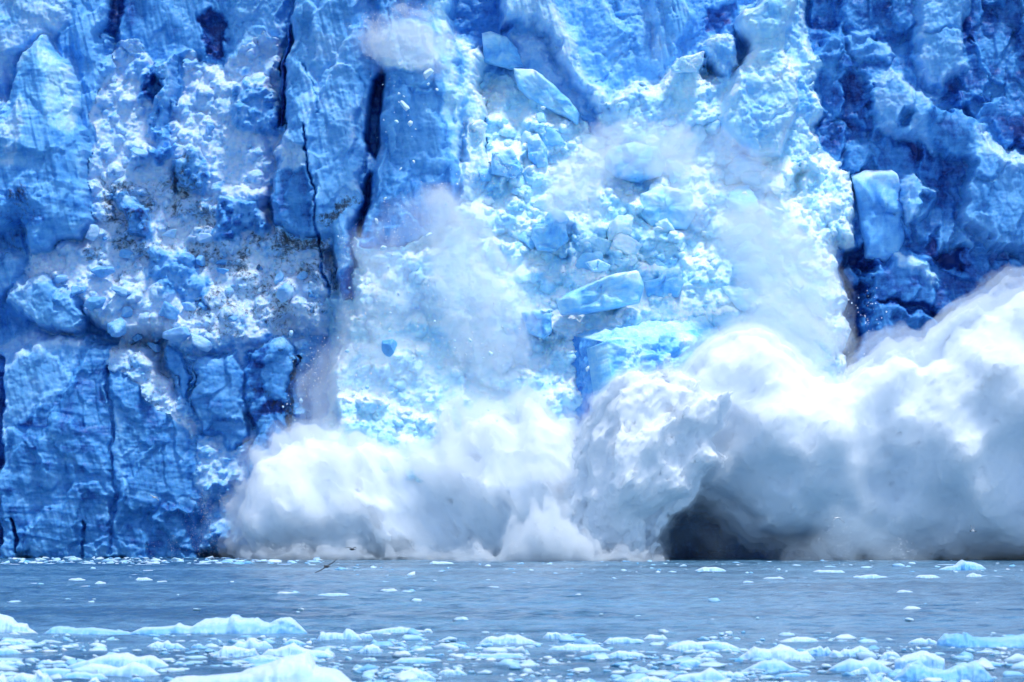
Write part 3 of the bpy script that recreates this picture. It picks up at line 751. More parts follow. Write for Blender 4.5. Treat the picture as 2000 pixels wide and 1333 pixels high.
ob([(1143, 513), (1168, 507), (1193, 519), (1185, 530), (1157, 531)], 1.2, 0.7, 0.34, 0.85, 'small diamond shaped pale slab above the long tilted slabs', seed=15, p=4, rough=0.03)
ob([(1088, 590), (1105, 575), (1160, 552), (1205, 534), (1245, 531), (1257, 560), (1250, 590), (1200, 602), (1150, 612), (1095, 615)], 2.2, 1.8, 0.42, 0.95, 'long cyan slab tilted upward to a blunt right end', seed=16, p=3.4, tilt=(0, -0.2), rough=0.04)
ob([(1018, 612), (1040, 607), (1076, 604), (1078, 650), (1062, 663), (1030, 650)], 2.0, 1.2, 0.48, 0.9, 'squared cyan block at the left end of the tilted slabs', 'ice_block', 'ice block', seed=17, p=4, rough=0.04)
ob([(1258, 552), (1285, 545), (1300, 528), (1315, 522), (1330, 530), (1335, 555), (1325, 580), (1280, 590), (1262, 585)], 2.0, 1.5, 0.40, 0.95, 'lumpy cyan block right of the long tilted slab', 'ice_block', 'ice block', seed=18, p=2.8)
ob([(1660, 345), (1690, 332), (1740, 333), (1752, 345), (1756, 385), (1770, 430), (1765, 470), (1750, 500), (1725, 515), (1690, 505), (1680, 450), (1672, 400)], 0.6, 2.2, 0.60, 0.6, 'tall blue block with frosted top at the right edge of the avalanche', 'ice_block', 'ice block', seed=19, p=3.2, rough=0.05, frost=0.4)
ob([(1310, 132), (1330, 112), (1355, 108), (1375, 100), (1374, 122), (1362, 140), (1330, 142), (1312, 140)], 1.4, 0.9, 0.26, 0.7, 'thin pale flake perched on the row of seracs', seed=20, p=3, rough=0.06)
ob([(1250, 380), (1300, 365), (1350, 375), (1360, 420), (1340, 450), (1270, 445), (1245, 415)], 0.9, 1.4, 0.36, 0.95, 'broad pale block under the turquoise boulder', 'ice_block', 'ice block', seed=21, p=2.6, rough=0.07)
ob([(1030, 270), (1050, 262), (1068, 290), (1070, 325), (1050, 330), (1032, 310)], 0.7, 1.1, 0.40, 0.8, 'upright cyan lump below the long upper slab', 'ice_block', 'ice block', seed=22, p=2.6)
ob([(960, 300), (1000, 290), (1020, 330), (1005, 350), (960, 340)], 0.7, 1.2, 0.42, 0.8, 'dull cyan lump showing through dust beside the tower', 'ice_block', 'ice block', seed=23, p=2.6)

# the overturned slab: a bright crushed face, a blue cleaved face and a flat top
def overturned_slab():
    root = empty('overturned_slab', at(1230, 690, 381))
    tag(root, 'huge overturned slab with rough bright right face and smooth blue left face', 'ice slab')
    def face(name, poly3, tint, cyan, rough, seed, n=110, tv=0.12):
        q = [np.array(at(*p)) for p in poly3]
        uu = np.linspace(0, 1, n)
        A = np.array([[(q[0] * (1 - a) + q[1] * a) * (1 - b) + (q[3] * (1 - a) + q[2] * a) * b for a in uu] for b in uu]).reshape(-1, 3)
        nrm = np.cross(q[1] - q[0], q[3] - q[0]); nrm /= np.linalg.norm(nrm)
        if nrm[1] > 0: nrm = -nrm
        aa, bb = np.meshgrid(uu, uu); w = sstep(0, .12, np.minimum(np.minimum(aa, 1 - aa), np.minimum(bb, 1 - bb))).ravel()
        nz = billow3(A * 0.55, 5, seed, 0.55) * 0.6 + fbm3(A * 0.25, 3, seed + 2) * 0.7
        A2 = A + nrm * (nz * rough * (0.3 + 0.7 * w))[:, None]
        # a second skin behind gives the face its thickness
        Bk = A - nrm * 2.5
        ii = np.arange(n * n).reshape(n, n)
        f = np.stack([ii[:-1, :-1], ii[:-1, 1:], ii[1:, 1:], ii[1:, :-1]], -1).reshape(-1, 4)
        f2 = f[:, ::-1] + n * n
        ring = list(ii[0, :]) + list(ii[1:, -1]) + list(ii[-1, -2::-1]) + list(ii[-2:0:-1, 0])
        rim = np.array([[ring[i], ring[i] + n * n, ring[(i + 1) % len(ring)] + n * n, ring[(i + 1) % len(ring)]] for i in range(len(ring))])
        Vv = np.concatenate([A2, Bk]) - np.array(root.location)
        t = np.concatenate([tint + tv * fbm3(A * 0.6, 5, seed + 9) - 0.10 * np.clip(nz, 0, 1), np.full(n * n, tint)])
        ice = np.stack([np.clip(t, 0, 1), np.full(2 * n * n, cyan), np.zeros(2 * n * n)], -1)
        return mesh_obj(name, Vv, np.concatenate([f, f2, rim]), BLOCK_ICE, root, ice)
    face('crushed_face', [(1180, 668, 380), (1215, 900, 378), (1420, 860, 387), (1398, 640, 390)], 0.46, 0.9, 1.3, 301, tv=0.34)
    face('cleaved_face', [(1085, 650, 397), (1060, 900, 394), (1216, 900, 378.4), (1181, 668, 380.4)], 0.80, 0.6, 0.6, 303)
    face('top_face', [(1090, 645, 397), (1182, 672, 380.2), (1398, 645, 390), (1385, 580, 396)], 0.36, 0.95, 0.55, 305)
overturned_slab()

# grey and blue boulders lying on the dirty slope, left
SLOPE = [(203, 531, 44, 26, .62, .35, 'dark wedge shaped boulder on the upper part of the dirty slope'), (150, 568, 34, 26, .66, .35, 'round grey boulder at the top left of the slope'),
         (186, 592, 44, 38, .60, .15, 'blue grey angular boulder with a pointed top on the left slope'), (238, 570, 40, 22, .50, .05, 'flat pale blue boulder near the middle of the left slope'),
         (232, 640, 52, 44, .60, .5, 'big smooth grey boulder with dark underside on the left slope'), (268, 658, 26, 18, .66, .4, 'small dark boulder tucked behind the big smooth grey one'),
         (248, 612, 34, 26, .52, .05, 'blue boulder just above the big smooth grey one'), (330, 605, 46, 34, .58, .05, 'rounded blue boulder with a pale stripe at the slope centre'),
         (370, 600, 34, 20, .50, .1, 'pale blue flat boulder beside the striped blue one'), (398, 600, 24, 22, .72, .5, 'dark boulder right of the slope centre'),
         (388, 585, 22, 12, .75, .7, 'small black grit covered stone at the slope centre'), (452, 622, 24, 14, .70, .4, 'grey stone low on the right of the slope'),
         (432, 513, 26, 14, .66, .5, 'flat grey boulder under the dark smudge'), (434, 530, 24, 16, .68, .4, 'rounded dark grey boulder under the flat grey one'),
         (506, 522, 16, 16, .85, .9, 'small black boulder near the foot of the tower'), (296, 490, 18, 20, .72, .5, 'dark upright stone below the banded boulder'),
         (204, 467, 14, 9, .8, .8, 'small dark pebble at the upper slope edge'), (118, 545, 30, 20, .52, .05, 'pale blue block on the left shoulder'),
         (178, 460, 34, 42, .44, .05, 'pale upright block at the right foot of the left pillar'), (246, 495, 36, 30, .62, .35, 'grey blue block in the upper middle slope'),
         (390, 508, 26, 26, .64, .4, 'grey block beside the dark smudge in the slope'), (560, 570, 34, 46, .50, .1, 'blue stack of ice below the tower foot'),
         (606, 575, 16, 18, .78, .7, 'dark stone by the foot of the tower'), (610, 605, 14, 18, .8, .8, 'dark upright stone under the tower'),
         (588, 540, 26, 18, .5, .2, 'pale blue block below the dirty ledge'), (545, 545, 26, 30, .52, .1, 'blue block at the right of the slope'),
         (395, 465, 36, 26, .40, .1, 'pale rounded block at the upper right of the slope'), (335, 455, 34, 22, .46, .1, 'light blue block right of the banded boulder'),
         (270, 297, 40, 26, .52, .05, 'light blue square block on the upper slope'), (408, 255, 22, 26, .52, .0, 'light blue block on the white upper slope'),
         (350, 655, 60, 40, .50, .0, 'blue lump at the lower end of the slope'), (385, 665, 60, 36, .44, .0, 'pale blue lump at the lower end of the slope'),
         (305, 680, 40, 26, .58, .05, 'blue lump above the dark triangular face'), (225, 720, 26, 20, .4, .1, 'pale lump at the crest of the left buttress')]
for i, (u, v, w, h, t, d, lab) in enumerate(SLOPE):
    chunk('ice_boulder', u, v, on_surface(u, v, (w + h) * 0.010), w * 1.1, h * 1.1, 400 + i, t - 0.12, 0.0, lab, 'ice boulder', d, 'boulders on the dirty slope', rot=random.Random(i).uniform(-.5, .5), rough=0.06)

# lumps tumbling in the avalanche
rg = random.Random(77)
AVAL = []
while len(AVAL) < 100:
    u = rg.uniform(930, 1660); v = rg.uniform(230, 760)
    lo_u = 930 + max(0, (v - 300)) * 0.1; hi_u = 1480 + (v - 250) * 0.42
    if not (lo_u < u < min(hi_u, 1640)): continue
    if v < 210 + max(0, (1180 - u)) * -0.1 + (max(0, 1180 - u) * 0): continue
    if 1010 < u < 1420 and 520 < v < 780: continue
    if any((u - a[0]) ** 2 + (v - a[1]) ** 2 < 22 ** 2 for a in AVAL): continue
    AVAL.append((u, v))
for i, (u, v) in enumerate(AVAL):
    s = rg.choice([14, 18, 22, 26, 34, 44, 56, 66])
    chunk('ice_lump', u, v, on_surface(u, v, 0.0), s * rg.uniform(1, 1.5), s * rg.uniform(.8, 1.1), 500 + i, rg.uniform(.06, .40), rg.uniform(.75, 1), 'pale rounded lump of ice half buried in the rushing avalanche', 'ice lump', 0.0,
          'lumps tumbling in the avalanche', rot=rg.uniform(-.7, .7), rough=0.09)

# fragments flying through the air
FLY = [(765, 678, 40, 40, .55, .35, .25, 'big dark faceted chunk falling alone left of the dust'), (791, 208, 26, 20, .06, .3, 0, 'largest white fragment falling in front of the tower'),
       (801, 241, 16, 16, .08, .3, 0, 'second white fragment just below the largest one at the tower'), (835, 143, 26, 16, .08, .4, 0, 'white fragment under the snow burst on the tower'),
       (779, 183, 10, 8, .06, .3, 0, None), (774, 238, 8, 14, .1, .3, 0, None), (836, 165, 8, 8, .06, .3, 0, None), (853, 175, 8, 6, .06, .3, 0, None), (808, 316, 5, 8, .05, .3, 0, None),
       (782, 331, 10, 4, .05, .3, 0, None), (752, 388, 10, 5, .06, .3, 0, None), (736, 432, 7, 14, .06, .3, 0, None), (945, 195, 10, 8, .05, .5, 0, None), (1060, 211, 14, 8, .05, .4, 0, None),
       (835, 460, 8, 20, .05, .3, 0, 'upright white splinter falling below the tower'), (748, 484, 14, 10, .1, .3, 0, None), (766, 499, 7, 7, .06, .3, 0, None), (918, 666, 12, 8, .1, .5, 0, None), (958, 692, 12, 12, .1, .5, 0, None),
       (944, 700, 5, 7, .03, .2, 0, None), (682, 562, 8, 7, .06, .2, 0, None), (778, 574, 8, 10, .03, .2, 0, None), (763, 612, 8, 6, .04, .2, 0, None), (848, 628, 7, 7, .05, .2, 0, None), (1148, 720, 8, 14, .1, .5, 0, None),
       (1820, 680, 10, 8, .02, .1, 0, 'brightest white fragment thrown above the right spray'), (1783, 672, 6, 6, .02, .1, 0, 'white fragment left of the brightest one over the right spray'), (1763, 694, 7, 6, .02, .1, 0, None), (1803, 675, 4, 3, .02, .1, 0, None), (1797, 700, 4, 4, .02, .1, 0, None),
       (1690, 734, 5, 4, .02, .1, 0, None), (1680, 728, 4, 4, .02, .1, 0, None), (1664, 592, 4, 5, .03, .1, 0, None), (1675, 602, 4, 4, .03, .1, 0, None), (1657, 586, 5, 4, .03, .1, 0, None), (568, 650, 12, 14, .2, .1, .1, 'pale upright chunk above the grey banded column'),
       (679, 686, 12, 10, .2, .2, .2, None), (717, 757, 14, 12, .25, .2, .2, None), (588, 782, 12, 14, .2, .2, 0, None), (553, 795, 6, 6, .1, .1, 0, None), (660, 660, 8, 8, .3, .1, .4, None)]
for i in range(120):
    c = rg.choice([(700, 90, 430, 560), (760, 60, 150, 270), (690, 60, 620, 820), (830, 80, 560, 760), (930, 50, 740, 830), (570, 20, 700, 860), (1690, 40, 560, 640), (1760, 70, 660, 730), (880, 60, 220, 470)])
    s = rg.choice([2, 2, 3, 3, 4, 5])
    FLY.append((rg.gauss(c[0] + 15, c[1] * .55), rg.uniform(c[2], c[3]), s * rg.uniform(.8, 1.5), s, rg.uniform(.02, .2), .3, 0, None))
for i, (u, v, w, h, t, c, d, lab) in enumerate(FLY):
    Y = on_surface(u, v, rg.uniform(4, 9)) if u < 1600 else rg.uniform(383, 388)
    if lab and 'largest' in lab: Y = on_surface(u, v, 3)
    chunk('ice_fragment', u, v, Y, w, h, 700 + i, t, c, lab or 'tiny white fragment of ice flying through the air', 'ice fragment', d, 'fragments flying in the air', lo=w < 20, rot=rg.uniform(-1, 1))
# ------------------------------------------------------------------ spray thrown up by the fall (real scattering volumes)
def surface_nets(f, org, h):
    """quads on the zero level of f (positive inside), sampled on a regular grid"""
    ins = f > 0
    nx_, ny_, nz_ = f.shape
    cnt = np.zeros((nx_ - 1, ny_ - 1, nz_ - 1), np.float32); acc = np.zeros((nx_ - 1, ny_ - 1, nz_ - 1, 3), np.float32)
    def sl(i, n): return slice(i, n - 1 + i)
    for ax in range(3):
        o1, o2 = [a for a in range(3) if a != ax]
        for i in (0, 1):
            for j in (0, 1):
                a = [0, 0, 0]; a[o1] = i; a[o2] = j; b = list(a); b[ax] = 1
                fa = f[sl(a[0], nx_), sl(a[1], ny_), sl(a[2], nz_)]; fb = f[sl(b[0], nx_), sl(b[1], ny_), sl(b[2], nz_)]
                c = (fa > 0) != (fb > 0)
                t = np.where(c, fa / (fa - fb + 1e-12 * (fa == fb)), 0)
                p = [0, 0, 0]; p[o1] = i; p[o2] = j
                cnt += c
                for q in range(3):
                    acc[..., q] += np.where(c, t if q == ax else p[q], 0)
    act = cnt > 0
    vid = np.full(act.shape, -1, np.int64); vid[act] = np.arange(act.sum())
    ijk = np.argwhere(act)
    V = org + h * (ijk + acc[act] / cnt[act][:, None])
    Fs = []
    for ax in range(3):
        o1, o2 = [(1, 2), (2, 0), (0, 1)][ax]
        n = list(f.shape)
        a = [slice(None)] * 3; b = [slice(None)] * 3
        a[ax] = slice(0, n[ax] - 1); b[ax] = slice(1, n[ax])
        c = ins[tuple(a)] != ins[tuple(b)]
        e = np.argwhere(c)
        ok = (e[:, o1] > 0) & (e[:, o2] > 0) & (e[:, o1] < n[o1] - 1) & (e[:, o2] < n[o2] - 1)
        e = e[ok]; first = ins[tuple(a)][tuple(e.T)]
        def g(d1, d2):
            k = e.copy(); k[:, o1] += d1; k[:, o2] += d2
            return vid[k[:, 0], k[:, 1], k[:, 2]]
        q = np.stack([g(-1, -1), g(0, -1), g(0, 0), g(-1, 0)], -1)
        q = np.where(first[:, None], q, q[:, ::-1])
        Fs.append(q)
    return V, np.concatenate(Fs)

def spray(name, poly, Y, T, R, mat, label, cat='spray', h=0.28, amps=((6.0, 0.9), (2.2, 0.45), (0.8, 0.2)), seed=1, lean=0.0, holes=(), billow=True, squash=1.0, kind='stuff', wisp=0.0, fade=0.0, jet=None, fringe=(), core=0.0, drops=0, inner=0.0):
    k = Y / F
    P = [((u - 1000) * k, CAM_Z - (v - HORIZON) * k) for u, v in poly]
    pad = 2.4
    x0, x1 = min(p[0] for p in P) - pad, max(p[0] for p in P) + pad
    z0, z1 = min(p[1] for p in P) - pad, max(p[1] for p in P) + pad
    gx = np.arange(x0, x1, h); gz = np.arange(max(z0, -0.8), z1, h); gyr = T + pad + abs(lean) * (z1 - max(z0, -0.8)) * 0.5; gy = np.arange(-gyr, gyr, h); zmid = 0.5 * (z1 + max(z0, -0.8))
    A, B = np.meshgrid(gx, gz, indexing='ij')
    wu = A + 0.5 * fbm2(A * 0.35, B * 0.35, 4, seed + 60); wv_ = B + 0.5 * fbm2(A * 0.35 + 30, B * 0.35, 4, seed + 61)
    d = poly_dist(wu, wv_, P)
    q = 1 - (1 - np.clip(d / R, 0, 1)) ** 2
    tt = T * np.sqrt(np.maximum(q, 0)) * (0.75 + 0.5 * fbm2(A * 0.09, B * 0.09, 3, seed + 65))
    f = np.minimum(d[:, None, :], tt[:, None, :] - np.abs(gy[None, :, None] + lean * (np.clip(B, 0, None) - zmid)[:, None, :]) - 0.001).astype(np.float32)
    for (hu, hv, rx, rz, ry) in holes:      # hollows opening towards the viewer
        cx, cz = (hu - 1000) * k, CAM_Z - (hv - HORIZON) * k
        e = np.sqrt(((A - cx) / (rx * k)) ** 2 + ((B - cz) / (rz * k)) ** 2)
        hole = ((e - 1) * min(rx, rz) * k)[:, None, :] + np.zeros_like(f)
        hole = np.maximum(hole, (gy[None, :, None] + T - ry) * 0.8 + lean * (B - zmid)[:, None, :])
        f = np.minimum(f, hole)
    f = np.where(f < -50, -50, f)
    band = np.abs(f) < 4.0
    ii = np.argwhere(band)
    pts = np.stack([gx[ii[:, 0]], gy[ii[:, 1]], gz[ii[:, 2]]], -1) 
    if jet is not None:                          # billows drawn out along the throw of the spray
        jd = np.array([math.cos(jet), 0, math.sin(jet)]); along = pts @ jd
        pts = pts - 0.55 * along[:, None] * jd
    s = np.zeros(len(pts), np.float32)
    for j, (wl, am) in enumerate(amps):
        p = pts / wl
        if billow: s += am * (0.75 - 2.6 * np.abs(noise3(p, seed + j * 17)))
        else: s += am * 1.5 * noise3(p, seed + j * 17)
    f[band] += s
    f[:, 0, :] = -9; f[:, -1, :] = -9; f[0] = -9; f[-1] = -9; f[:, :, 0] = -9; f[:, :, -1] = -9
    V, Q_ = surface_nets(f - core, np.array([gx[0], gy[0], gz[0]]), h)
    o = mesh_obj(name, V, Q_, mat, loc=(0, Y, 0))
    tag(o, label, cat, None, kind)
    if inner:
        V2, Q2 = surface_nets(f - inner, np.array([gx[0], gy[0], gz[0]]), h); mesh_obj('dense_core', V2, Q2, CORE, o)
    for off_, m_ in fringe:                      # thin mist clinging to the dense cloud
        V2, Q2 = surface_nets(f + off_, np.array([gx[0], gy[0], gz[0]]), h)
        mesh_obj('mist_fringe', V2, Q2, m_, o)
    if drops:                                    # the drops and crumbs themselves, drawn out in jets
        rs_ = np.random.RandomState(seed)
        cand = np.argwhere((f > -2.2) & (f < 1.6) & (gy < T * 0.8)[None, :, None] & (np.abs(gx) < 54)[:, None, None])
        pick = cand[rs_.randint(0, len(cand), int(drops * 3.2))]
        jit = rs_.rand(len(pick), 3) - 0.5
        Pp = np.stack([gx[pick[:, 0]], gy[pick[:, 1]], gz[pick[:, 2]]], -1) + jit * h
        fv = f[pick[:, 0], pick[:, 1], pick[:, 2]]
        jd = np.array([math.cos(jet or 1.57), -0.15, math.sin(jet or 1.57)]); al = Pp @ jd
        q_ = Pp - 0.72 * al[:, None] * jd
        nz_ = fbm3(q_ / 2.4, 5, seed + 90, 0.62)
        pr = np.clip((fv + 1.9 * nz_ + 0.15) / 1.3, 0, 1) ** 1.5 * (fv < 0.5)
        ok = rs_.rand(len(pick)) < pr
        ok &= Pp[:, 2] > 0
        Pp = Pp[ok][:drops]
        motes('droplets', Pp, 0.022 + 0.05 * rs_.rand(len(Pp)) ** 3, o, seed)['kind'] = 'stuff'
    SPRAYS.append(o)
    return o

SPRAYS = []
DENSE = spray_material('spray_dense', 2.4)
MID = spray_material('spray_mid', 0.9)
SOFT = spray_material('spray_soft', 0.8)
THIN2 = spray_material('spray_fringe', 0.6)
THIN = spray_material('spray_thin', 0.13, (0.88, 0.955, 1))
DUST = spray_material('dust_thick', 1.0, (0.99, 1, 1))
VEIL2 = spray_material('veil_mid', 0.14, (0.98, 0.995, 1))
DUST2 = spray_material('dust_light', 0.32, (0.98, 0.995, 1))
SHADE = spray_material('shade_mist', 0.05, (0.6, 0.8, 1))
VEIL = spray_material('spray_veil', 0.045, (0.86, 0.95, 1))

# low cloud on the left
spray('spray_cloud', [(470, 1000), (490, 930), (520, 890), (560, 868), (620, 855), (680, 868), (740, 872), (790, 862), (840, 850), (862, 800), (878, 795), (895, 845), (930, 822), (965, 800), (1000, 828), (1030, 776), (1058, 800), (1085, 822), (1110, 830), (1142, 868), (1200, 880), (1240, 1000), (1200, 1096), (900, 1096), (700, 1088), (500, 1086), (470, 1050)],
      383, 6.5, 9, SOFT, 'low white spray cloud spreading left along the foot of the ice', seed=21, h=0.22, amps=((7, 1.1), (2.8, 0.8), (1.2, 0.5), (0.55, 0.26)), jet=2.2, core=0.0, drops=70000, fringe=((0.8, THIN),), inner=1.1)
# upright crest in the middle
spray('spray_crest', [(1140, 1000), (1150, 860), (1175, 805), (1215, 765), (1255, 752), (1300, 745), (1330, 765), (1365, 772), (1402, 790), (1395, 830), (1375, 850), (1402, 893), (1370, 925), (1345, 960), (1300, 985), (1262, 1020), (1264, 1092), (1150, 1098)],
      374, 6.0, 7, CORE, 'upright billowing crest of spray with a ragged right edge', seed=22, h=0.15, lean=0.25, amps=((5, 0.9), (2.2, 0.6), (0.95, 0.4), (0.45, 0.26), (0.25, 0.12)), jet=0.9, core=0.0, drops=60000, fringe=((0.45, THIN2), (1.0, THIN)))
# tall mass behind and to the right
spray('spray_plume', [(1330, 800), (1345, 745), (1392, 695), (1440, 658), (1500, 664), (1540, 702), (1585, 742), (1645, 745), (1690, 722), (1745, 690), (1768, 705), (1785, 722), (1830, 695), (1850, 662), (1905, 622), (2000, 572), (2140, 520), (2300, 520), (2420, 700), (2420, 1100), (1800, 1098), (1640, 1094), (1600, 1060), (1480, 1040), (1450, 985), (1350, 940)],
      380, 10.0, 14, CORE, 'huge smooth spray plume rising out of frame on the right', seed=23, h=0.22, lean=0.14, amps=((9, 1.2), (3.6, 0.4), (1.5, 0.28), (0.65, 0.24), (0.35, 0.14)), jet=0.75, core=0.0, drops=90000, fringe=((0.7, THIN2), (1.7, THIN)), holes=((1335, 1066, 78, 56, 16),))

# dust, foam and mist: clouds of drops only
rs2 = np.random.RandomState(4)
def dust(name, spec, label, cat, seed):
    Ps = []; Ss = []
    for poly, cnt, Y0, Y1, smax, ang in spec:
        us = np.array([p[0] for p in poly]); vs = np.array([p[1] for p in poly])
        u = rs2.uniform(us.min(), us.max(), cnt * 4); v = rs2.uniform(vs.min(), vs.max(), cnt * 4)
        d = poly_dist(u + 30 * fbm2(u / 60, v / 60, 3, 77), v + 30 * fbm2(u / 60 + 9, v / 60, 3, 78), poly)
        ca, sa = math.cos(ang), math.sin(ang)
        a = u * ca + v * sa; b = -u * sa + v * ca
        dn = fbm2(a / 160, b / 45, 6, 79 + seed, 0.62)
        ok = np.where((d > 0) & (rs2.rand(len(u)) < np.clip(0.30 + 0.95 * dn, 0.01, 1) * np.clip(d / 60, 0.03, 1)))[0][:cnt]
        Y = rs2.uniform(Y0, Y1, len(ok)); k = Y / F
        Ps.append(np.stack([(u[ok] - 1000) * k, Y, np.maximum(CAM_Z - (v[ok] - HORIZON) * k, 0.03)], -1)); Ss.append(0.014 + smax * rs2.rand(len(ok)) ** 5)
    o = motes(name, np.concatenate(Ps), np.concatenate(Ss), None, seed)
    tag(o, label, cat, None, 'stuff')
    return o
spray('foam_burst', [(900, 1099), (940, 1075), (965, 1082), (990, 1055), (1003, 1020), (1020, 1030), (1040, 985), (1060, 1000), (1085, 968), (1100, 1005), (1118, 1000), (1130, 1045), (1150, 1060), (1160, 1080), (1200, 1075), (1230, 1088), (1290, 1099)],
      368, 2.0, 4, MID, 'bright white foam burst at the water line under the spray', 'foam', seed=24, h=0.15, amps=((2.5, 0.6), (1.0, 0.4), (0.45, 0.22)), jet=1.5, drops=14000, fringe=((0.5, THIN),))
spray('foam_burst', [(480, 1090), (500, 1080), (540, 1084), (580, 1070), (600, 1082), (660, 1075), (690, 1060), (705, 1080), (745, 1082), (760, 1064), (790, 1084), (830, 1072), (850, 1086), (900, 1078), (930, 1092)],
      376, 0.9, 2, SOFT, 'low ragged fringe of foam along the foot of the low spray cloud', 'foam', seed=25, h=0.13, amps=((1.6, 0.4), (0.7, 0.3), (0.35, 0.18)), jet=1.7, drops=6000, fringe=((0.5, THIN),))
D_A = ((5, 1.1), (2, 0.9), (0.9, 0.6), (0.4, 0.32))
spray('ice_dust', [(868, 400), (905, 420), (945, 470), (985, 560), (1015, 620), (1000, 690), (940, 700), (890, 640), (872, 560), (880, 480)], 388, 0.8, 3, DUST2,
      'bright streaming streak of ice dust left of the tilted slabs', 'ice dust', seed=32, h=0.22, amps=D_A, jet=1.9, drops=8000, fringe=((0.5, VEIL2), (1.4, VEIL)))
spray('ice_dust', [(705, 490), (740, 480), (790, 420), (840, 395), (872, 420), (870, 520), (850, 600), (800, 640), (740, 680), (700, 640), (712, 560)], 389, 1.3, 3, VEIL2,
      'patchy puffs of ice dust below the central tower', 'ice dust', seed=33, h=0.24, amps=D_A, jet=1.7, drops=6000, fringe=((0.8, VEIL),))
spray('ice_dust', [(600, 860), (610, 760), (650, 690), (720, 700), (800, 690), (880, 720), (960, 720), (1040, 760), (1080, 800), (1000, 860), (800, 880)], 388, 2.0, 4, VEIL2,
      'low haze of ice dust hanging above the low spray cloud', 'ice dust', seed=34, h=0.26, amps=D_A, jet=1.3, drops=3000, fringe=((0.8, VEIL),))
spray('ice_dust', [(1440, 450), (1500, 430), (1560, 480), (1610, 560), (1628, 650), (1570, 690), (1500, 660), (1465, 560)], 387, 0.9, 4, DUST2,
      'dense white dust at the lower right of the avalanche', 'ice dust', seed=35, h=0.22, amps=D_A, jet=2.2, drops=6000, fringe=((0.6, VEIL2), (1.5, VEIL)))
spray('ice_dust', [(1290, 300), (1340, 270), (1430, 280), (1500, 360), (1550, 440), (1500, 520), (1420, 480), (1350, 400)], 388, 0.9, 3, VEIL2,
      'thin dust over the upper right of the avalanche', 'ice dust', seed=41, h=0.26, amps=D_A, jet=2.2, drops=5000, fringe=((0.8, VEIL),))
spray('ice_dust', [(1110, 330), (1180, 270), (1260, 250), (1330, 270), (1330, 320), (1240, 300), (1180, 340), (1150, 420), (1100, 400)], 390, 1.2, 2, DUST2,
      'thin dust above the turquoise boulder', 'ice dust', seed=36, h=0.22, amps=D_A, jet=0.6, drops=2000, fringe=((0.8, VEIL),))
spray('snow_burst', [(704, 75), (725, 52), (760, 44), (790, 30), (845, 45), (866, 90), (870, 135), (830, 118), (790, 112), (745, 112)], 391.5, 0.9, 1.5, DUST2,
      'white burst of powder at the top of the central tower', 'ice dust', seed=37, h=0.15, amps=((2, 0.8), (0.9, 0.6), (0.4, 0.4)), jet=2.8, drops=12000, fringe=((0.8, VEIL),))
spray('mist', [(1250, 1092), (1270, 1010), (1330, 985), (1420, 1000), (1500, 1050), (1600, 1080), (1640, 1094), (1400, 1094)], 376, 2.5, 4, SHADE, 'shadowed mist filling the dark hollow under the spray', 'mist', seed=38, h=0.3, amps=((4, 0.8), (1.5, 0.5)))
spray('mist', [(1550, 1099), (1605, 1050), (1640, 1000), (1685, 1012), (1735, 1060), (1800, 1101)], 361, 1.4, 3, THIN, 'pale cone of mist rising at the water line right of the hollow', 'mist', seed=39, h=0.2, amps=((3, 0.7), (1.2, 0.45), (0.5, 0.2)), drops=3000, fringe=((0.6, VEIL),))
dust('mist', [([(260, 1090), (330, 1000), (400, 930), (470, 880), (560, 860), (560, 1090)], 9000, 380, 390, 0.03, 1.3)],
     'thin mist drifting at the left foot of the spray', 'mist', 55)
dust('ice_crumbs', [([(555, 650), (640, 640), (660, 860), (560, 890)], 900, 388, 393, 0.09, 1.57), ([(690, 480), (1040, 560), (1060, 760), (640, 860)], 1600, 380, 390, 0.12, 1.57),
                    ([(1640, 560), (1720, 560), (1760, 700), (1700, 745), (1650, 745)], 500, 384, 390, 0.09, 1.2), ([(1690, 690), (1850, 650), (1860, 730), (1700, 745)], 120, 380, 386, 0.12, 0.5),
                    ([(900, 240), (1000, 200), (1060, 400), (920, 420)], 1500, 388, 393, 0.07, 1.2)],
     'countless fine crumbs of falling ice in the air before the glacier', 'ice crumbs', 56)
